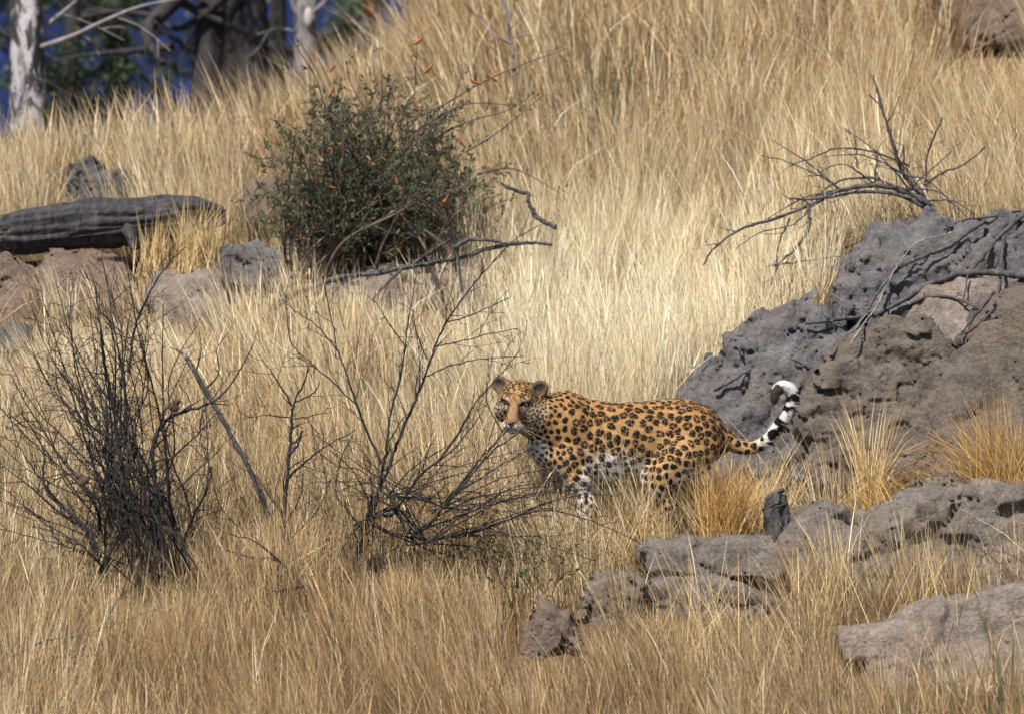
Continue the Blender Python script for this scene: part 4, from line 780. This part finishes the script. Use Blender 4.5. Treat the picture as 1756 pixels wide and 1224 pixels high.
# thin reddish twigs at the right edge
shrub('bare_twig', 'thin reddish leafless twig hanging in front of the right end of the ledge', 'twig', at(1790, 1040, -1.0), [px2([(1800, 1045), (1740, 985), (1700, 955), (1660, 925)], -1.0, .004, .0015), px2([(1800, 1010), (1740, 1005), (1680, 1015)], -1.0, .004, .0015), px2([(1795, 1000), (1750, 960), (1720, 945)], -1.0, .003, .0015)], M_bushwood, rs, level=0, spacing=.1, length=.12)

fz = empty('fuzzy_ball', tuple(at(646, 968, -.95)), 'small round fuzzy dark brown ball beside the trunk of the wide spreading shrub', 'seed ball')  # dark blob of unknown kind, built as a fuzzy ball
M_fz = plain_mat('fuzz', (.05, .036, .03), .95, .05); ball('core', at(646, 968, -.95), np.array((.034, .034, .034)), M_fz, fz)
mb = MB(); c0 = at(646, 968, -.95)
for _ in range(260): dv = rs.normal(0, 1, 3); dv /= np.linalg.norm(dv); mb.tube([c0 + dv * .028, c0 + dv * .042 + rs.normal(0, .002, 3), c0 + dv * rs.uniform(.05, .062) + rs.normal(0, .006, 3)], [.0016, .0012, .0004], 3)
tag(mb.build('fuzz', M_fz, fz), kind='stuff')
mb = MB(); mb.tube([c0, c0 + (.01, 0, -.08), np.array((c0[0] + .02, c0[1], gz(c0[0], c0[1]) - .02))], .003, 4); mb.build('stalk', M_twig, fz)
# ------------------------------------------------------------------ two small birds
def bird(label, px, py, y, flip, tailup):
    c = at(px, py, y); e = empty('bird', tuple(c - (0, 0, .035)), label, 'bird'); f = Field(c - .1, c + .1, .0035); s = flip
    f.ell(c, (.032, .022, .024), .012, Matrix.Rotation(s * .7, 3, 'Y').to_4x4().to_3x3() and np.array(Matrix.Rotation(s * .6, 3, 'Y'))); f.ell(c + (s * .020, -.004, .026), (.0175, .016, .0165), .012)
    V, Q = surface_nets(f.f, f.lo, .0035); t = sstep(V[:, 2] - c[2] + .01, -.012, .012)[:, None]; Cc = (np.array((.19, .15, .10)) * (1 - t) + np.array((.075, .055, .04)) * t) * (1 + .2 * fbm(V * 90, 2))[:, None]
    mesh_obj('body', V, Q, M_fur, e, Cc); mt = plain_mat('bird_dark', (.05, .04, .035))
    mb = MB(); mb.tube([c + (s * .034, -.005, .026), c + (s * .042, -.005, .0245), c + (s * .050, -.005, .023)], [.005, .0035, .0006], 6); mb.build('beak', mt, e)
    a = c + (-s * .02, 0, -.006); d = np.array((-s * .055, .005, tailup)); V = []
    for q in (0, .5, 1):
        for w_ in (-1, 1):
            for z_ in (-.0016, .0016): V.append(a + d * q + np.array((0, w_ * (.006 + .006 * q), z_)))
    V = np.array(V).reshape(3, 4, 3); Q = [(4 * i + p_, 4 * i + q_, 4 * i + 4 + q_, 4 * i + 4 + p_) for i in range(2) for p_, q_ in ((0, 1), (1, 3), (3, 2), (2, 0))] + [(0, 2, 3, 1), (8, 9, 11, 10)]
    mesh_obj('tail', V.reshape(-1, 3), np.array(Q), mt, e, smooth=False); ball('eye', c + (s * .026, -.0195, .029), np.array((.003, .002, .003)), M_pup, e, seg=8)
    for w_ in (-.008, .008): mb = MB(); mb.tube([c + (0, w_, -.018), c + (s * .002, w_, -.03), c + (0, w_, -.042)], .0016, 4); mb.build('leg', mt, e)
bird('small brown bird perched on a thick curved branch of the tall leafless shrub', 297, 697, -.93, 1, -.028)
bird('small grey-brown bird lower down among the left stems of the tall leafless shrub', 143, 824, -1.2, -1, -.006)

# ------------------------------------------------------------------ grass
GPAL = np.array([(.60, .46, .26), (.70, .57, .36), (.56, .41, .21), (.44, .29, .13), (.84, .72, .49), (.33, .20, .085), (.24, .165, .095)])
# stretches where the grass stays short or open so that what stands behind shows: px from, px to, nearer than y, grass tops stay below py
CLEAR = [(835, 920, -.2, 775), (905, 985, -.2, 830), (985, 1112, -.2, 856), (1112, 1205, -.2, 838), (1205, 1262, -.1, 780), (1262, 1400, .3, 775), (1170, 1420, .45, 790), (1420, 1600, .3, 815), (1600, 1800, .15, 800),
         (1112, 1340, -1.02, 1050), (1330, 1500, -.87, 935), (1490, 1800, -.77, 925), (1000, 1112, -1.17, 1065), (880, 1010, -1.57, 1140), (1440, 1800, -1.92, 1072), (1380, 1800, 1.2, 640), (1440, 1800, 1.25, 560),
         (-60, 215, 3.15, 440), (-60, 240, 2.55, 560), (238, 392, 2.4, 545), (365, 500, 2.8, 455), (555, 825, 2.72, 505), (470, 860, 3.1, 415), (400, 520, 3.7, 400), (100, 240, 4.35, 345), (225, 285, 3.4, 455), (-60, 60, 1.9, 600), (1590, 1800, 6.2, 100), (1300, 1360, -.4, 905), (130, 560, -1.15, 985), (-60, 420, -.5, 880), (560, 700, -.75, 960), (700, 990, -.8, 945)]
fgrid = {}
for (a, b2, c2, d2, V) in FOOT:
    V = V[V[:, 2] > gz(V[:, 0], V[:, 1]) + .02]; q = np.unique(np.floor(V[:, :2] / .04).astype(int), axis=0)
    fgrid.update({(int(i), int(j)): 1 for i, j in q})
def make_grass(n_tuft, stems, xr, yr, seed, hgt, wid, hmul=1.0, dens_fn=None):
    rs = np.random.RandomState(seed); y = rs.uniform(yr[0], yr[1], n_tuft); half = .0887 * (D0 + y) + xr; x = rs.uniform(-1, 1, n_tuft) * half
    keep = np.array([(int(math.floor(a / .04)), int(math.floor(b2 / .04))) not in fgrid for a, b2 in zip(x, y)])
    keep &= (n2(x, y, 1.3, 8.8) > -.75) | (rs.rand(n_tuft) < .3)
    if dens_fn is not None: keep &= rs.rand(n_tuft) < dens_fn(x, y)
    x, y = x[keep], y[keep]; n = len(x); g = gz(x, y); px = 878 + x / (D0 + y) * F
    h = hgt * (1 + .28 * n2(x, y, .8, 4.2)) * rs.uniform(.62, 1.2, n); h = h * np.where(y > 3, 1.08, 1) * np.where(y < -1, .9, 1) * (1 - .2 * sstep(y, 4, 6) * (1 - sstep(x, -1.5, .5)))
    for a, b2, yo, pyl in CLEAR:
        mk = (px > a) & (px < b2) & (y < yo) & (rs.rand(n) > .05); ztop = ZC + (612 - pyl - rs.uniform(-28, 12, n)) / F * (D0 + y)
        h = np.where(mk, np.minimum(h, np.maximum(ztop - g, .02)), h)
    ok = h > .05; x, y, g, h = x[ok], y[ok], g[ok], h[ok]; n = len(x)
    ns = np.maximum((stems * rs.uniform(.5, 1.4, n)).astype(int), 3); t = np.repeat(np.arange(n), ns); N = len(t)
    # field of lean, tuft colour
    lx = -.10 + .26 * n2(x, y, .55, 1.3) + rs.normal(0, .06, n); ly = .10 * n2(x, y, .6, 6.1) + rs.normal(0, .06, n)
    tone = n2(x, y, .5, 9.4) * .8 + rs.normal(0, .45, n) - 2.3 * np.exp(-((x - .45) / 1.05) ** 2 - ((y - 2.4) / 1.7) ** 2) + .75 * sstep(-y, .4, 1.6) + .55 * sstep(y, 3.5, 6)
    sp = .035 + .03 * rs.rand(n); ox, oy = rs.normal(0, 1, N) * sp[t], rs.normal(0, 1, N) * sp[t]; rx, ry = x[t] + ox, y[t] + oy; rz_ = gz(rx, ry) - .02
    hh = h[t] * rs.uniform(.5, 1.08, N) * hmul; short = rs.rand(N) < .3; hh = np.where(short, hh * rs.uniform(.25, .6, N), hh)
    out = 1.6 + 1.8 * short; ex = lx[t] + ox * out * 1.6 + rs.normal(0, .06, N) * (1 + 3.5 * short); ey = ly[t] + oy * out * 1.6 + rs.normal(0, .06, N) * (1 + 3.5 * short)
    cx, cy = rs.normal(0, .09, N) + .3 * ex, rs.normal(0, .09, N) + .3 * ey
    bent = rs.rand(N) < .08; cx = np.where(bent, cx + rs.normal(0, .5, N), cx)
    w = wid * rs.uniform(.55, 1.45, N); az = rs.uniform(0, math.pi, N); sx, sy = np.cos(az), np.sin(az)
    ts = np.array((0, .34, .68, 1.0)); seed_h = (rs.rand(N) < .3) & ~short; V = np.zeros((N, 7, 3), np.float32)
    for k, tt in enumerate(ts):
        drop = 1 - .18 * (np.hypot(ex, ey) * tt) ** 2
        X_ = rx + hh * (ex * tt + cx * tt * tt); Y_ = ry + hh * (ey * tt + cy * tt * tt); Z_ = rz_ + hh * tt * drop
        wk = w * (1, .9, .62, 0)[k] * .5; wk = np.where(seed_h & (k == 2), w * .78, wk)
        if k < 3:
            V[:, 2 * k] = np.stack([X_ - sx * wk, Y_ - sy * wk, Z_], -1); V[:, 2 * k + 1] = np.stack([X_ + sx * wk, Y_ + sy * wk, Z_], -1)
        else: V[:, 6] = np.stack([X_, Y_, Z_], -1)
    base = np.arange(N)[:, None] * 7; Qd = np.concatenate([base + np.array((0, 1, 3, 2)), base + np.array((2, 3, 5, 4))]); Tr = base + np.array((4, 5, 6))
    ci = np.clip(3.05 + tone[t] * 1.6 + rs.normal(0, 1.7, N) + 1.6 * short, 0, 6).astype(int); order = np.array([4, 1, 0, 2, 3, 6, 5]); Cc = GPAL[order[ci]] * np.array((.98, 1.0, 1.06)) * (1 + .16 * rs.normal(0, 1, (N, 1))) * np.where(short, .62, 1)[:, None]  # short dead stems, darkened further to stand in for shade between clumps
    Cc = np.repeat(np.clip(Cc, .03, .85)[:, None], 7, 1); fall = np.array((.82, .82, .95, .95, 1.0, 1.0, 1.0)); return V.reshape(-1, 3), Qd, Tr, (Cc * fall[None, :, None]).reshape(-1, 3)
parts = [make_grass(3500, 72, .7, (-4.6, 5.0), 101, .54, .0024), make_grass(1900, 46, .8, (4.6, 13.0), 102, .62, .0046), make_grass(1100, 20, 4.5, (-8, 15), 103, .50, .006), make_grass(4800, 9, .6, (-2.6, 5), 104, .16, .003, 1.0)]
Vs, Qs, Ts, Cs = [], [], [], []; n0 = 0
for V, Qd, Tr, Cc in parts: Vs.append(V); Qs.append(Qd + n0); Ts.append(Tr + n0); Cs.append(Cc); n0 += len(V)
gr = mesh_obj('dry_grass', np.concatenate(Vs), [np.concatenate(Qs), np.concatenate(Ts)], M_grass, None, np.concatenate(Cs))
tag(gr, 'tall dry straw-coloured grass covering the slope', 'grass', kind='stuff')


def tuft(label, px, py, y, tips, n, wid, pal, seed, spread_=.03, droop=.25, dy=.12, perched=False):
    """a single clump: stems from one root to traced tip zones"""
    rs = np.random.RandomState(seed); root = at(px, py, y); e = empty('grass_tuft', tuple(root), label, 'grass tuft'); V = []; Cc = []
    tips = np.array(tips, float); pal = np.array(pal)
    for i in range(n):
        k = rs.randint(len(tips) - 1); f = rs.rand(); t2 = tips[k] * (1 - f) + tips[k + 1] * f; ln = rs.uniform(.45, 1.05)
        T_ = at(px + (t2[0] - px) * ln + rs.normal(0, 10), py + (t2[1] - py) * ln + rs.normal(0, 10), y + rs.normal(0, dy)); r0_ = root + np.array((rs.normal(0, spread_), rs.normal(0, spread_), 0)); r0_[2] = r0_[2] if perched else gz(r0_[0], r0_[1]) - .02; az = rs.uniform(0, math.pi); s_ = np.array((math.cos(az), math.sin(az), 0)) * wid * rs.uniform(.6, 1.4) * .5
        d = T_ - r0_; up_ = np.array((0, 0, np.linalg.norm(d[:2]) * droop))
        pts = [r0_, r0_ + d * .36 + up_, r0_ + d * .7 + up_ * .9, T_]; V += [pts[0] - s_, pts[0] + s_, pts[1] - s_, pts[1] + s_, pts[2] - s_ * .7, pts[2] + s_ * .7, pts[3]]
        Cc += [pal[rs.randint(len(pal))] * rs.uniform(.8, 1.2)] * 7
    b_ = np.arange(n)[:, None] * 7
    tag(mesh_obj('blades', np.array(V), [np.concatenate([b_ + np.array((0, 1, 3, 2)), b_ + np.array((2, 3, 5, 4))]), b_ + np.array((4, 5, 6))], M_grass, e, np.array(Cc)), kind='stuff')
GOLD = [(.50, .31, .11), (.42, .25, .085), (.56, .38, .16)]; STRAW = [(.58, .43, .22), (.50, .345, .15), (.66, .52, .30)]
tuft('upright straw tuft in front of the brown middle block of the outcrop', 1492, 842, .1, [(1425, 700), (1440, 650), (1480, 690), (1505, 660), (1530, 690), (1548, 680), (1600, 770)], 130, .0038, STRAW, 1)
tuft('big golden-brown arching tuft beside the smooth rounded block of the outcrop', 1735, 845, -.05, [(1520, 860), (1480, 800), (1560, 745), (1610, 700), (1650, 660), (1700, 640), (1760, 660), (1830, 740)], 620, .0036, GOLD, 2, .09, .3)
tuft('low matted golden grass spilling over the back of the rock ledge', 1560, 858, -.12, [(1420, 880), (1440, 835), (1480, 800), (1560, 815), (1660, 810), (1700, 850)], 420, .0034, GOLD, 3, .13, .35)
tuft('wide golden tuft growing against the leopard\'s hind legs', 1245, 915, -.32, [(1130, 860), (1165, 800), (1195, 765), (1225, 775), (1255, 770), (1285, 765), (1310, 790), (1340, 800)], 560, .0036, GOLD, 4, .07, .12)
tuft('slim straw tuft rising past the leopard\'s tail', 1300, 870, -.25, [(1320, 730), (1370, 720), (1400, 690), (1420, 780)], 60, .0036, STRAW, 5, .05, .1)
tuft('few bent straw stems rising in front of the leopard\'s belly', 1085, 950, -.45, [(1010, 830), (1060, 790), (1105, 780), (1130, 820), (1160, 760)], 60, .0036, STRAW, 6, .09, .05)
tuft('sparse straw stems standing before the leopard\'s front paws', 1005, 965, -.42, [(940, 860), (980, 845), (1010, 850), (1060, 870)], 130, .0034, STRAW, 16, .10, .0)
tuft('sparse straw stems standing before the leopard\'s hind paw', 1130, 965, -.42, [(1085, 870), (1115, 850), (1150, 855), (1180, 865)], 130, .0034, STRAW, 17, .08, .0)
tuft('dense straw tuft hiding the far end of the fallen log', 330, 445, 2.95, [(270, 350), (300, 330), (340, 320), (375, 330), (400, 350)], 260, .0045, STRAW, 18, .12, .05)
tuft('narrow straw tuft in front of the middle of the fallen log', 262, 440, 2.98, [(235, 375), (255, 350), (275, 345), (290, 365)], 90, .0042, STRAW, 19, .06, .05)
tuft('thin straw tuft at the top edge of the lower grey block', 1410, 522, 1.0, [(1375, 440), (1400, 430), (1425, 450), (1450, 450)], 50, .004, STRAW, 7, .03, .1, perched=True)
tuft('tall pale stems standing alone in front of the grey end of the ledge', 1600, 1050, -1.3, [(1545, 880), (1570, 890), (1600, 870), (1640, 860), (1700, 900)], 46, .0046, STRAW, 8, .16, .0)
tuft('tall pale stems crossing the pale middle of the ledge', 1400, 1040, -1.3, [(1330, 900), (1370, 870), (1420, 860), (1450, 900), (1480, 890)], 60, .004, STRAW, 9, .14, .0)
tuft('pale tuft leaning over the left face of the ledge', 1230, 1090, -1.3, [(1130, 960), (1180, 930), (1230, 950), (1270, 920), (1320, 950)], 70, .004, STRAW, 10, .14, .0)
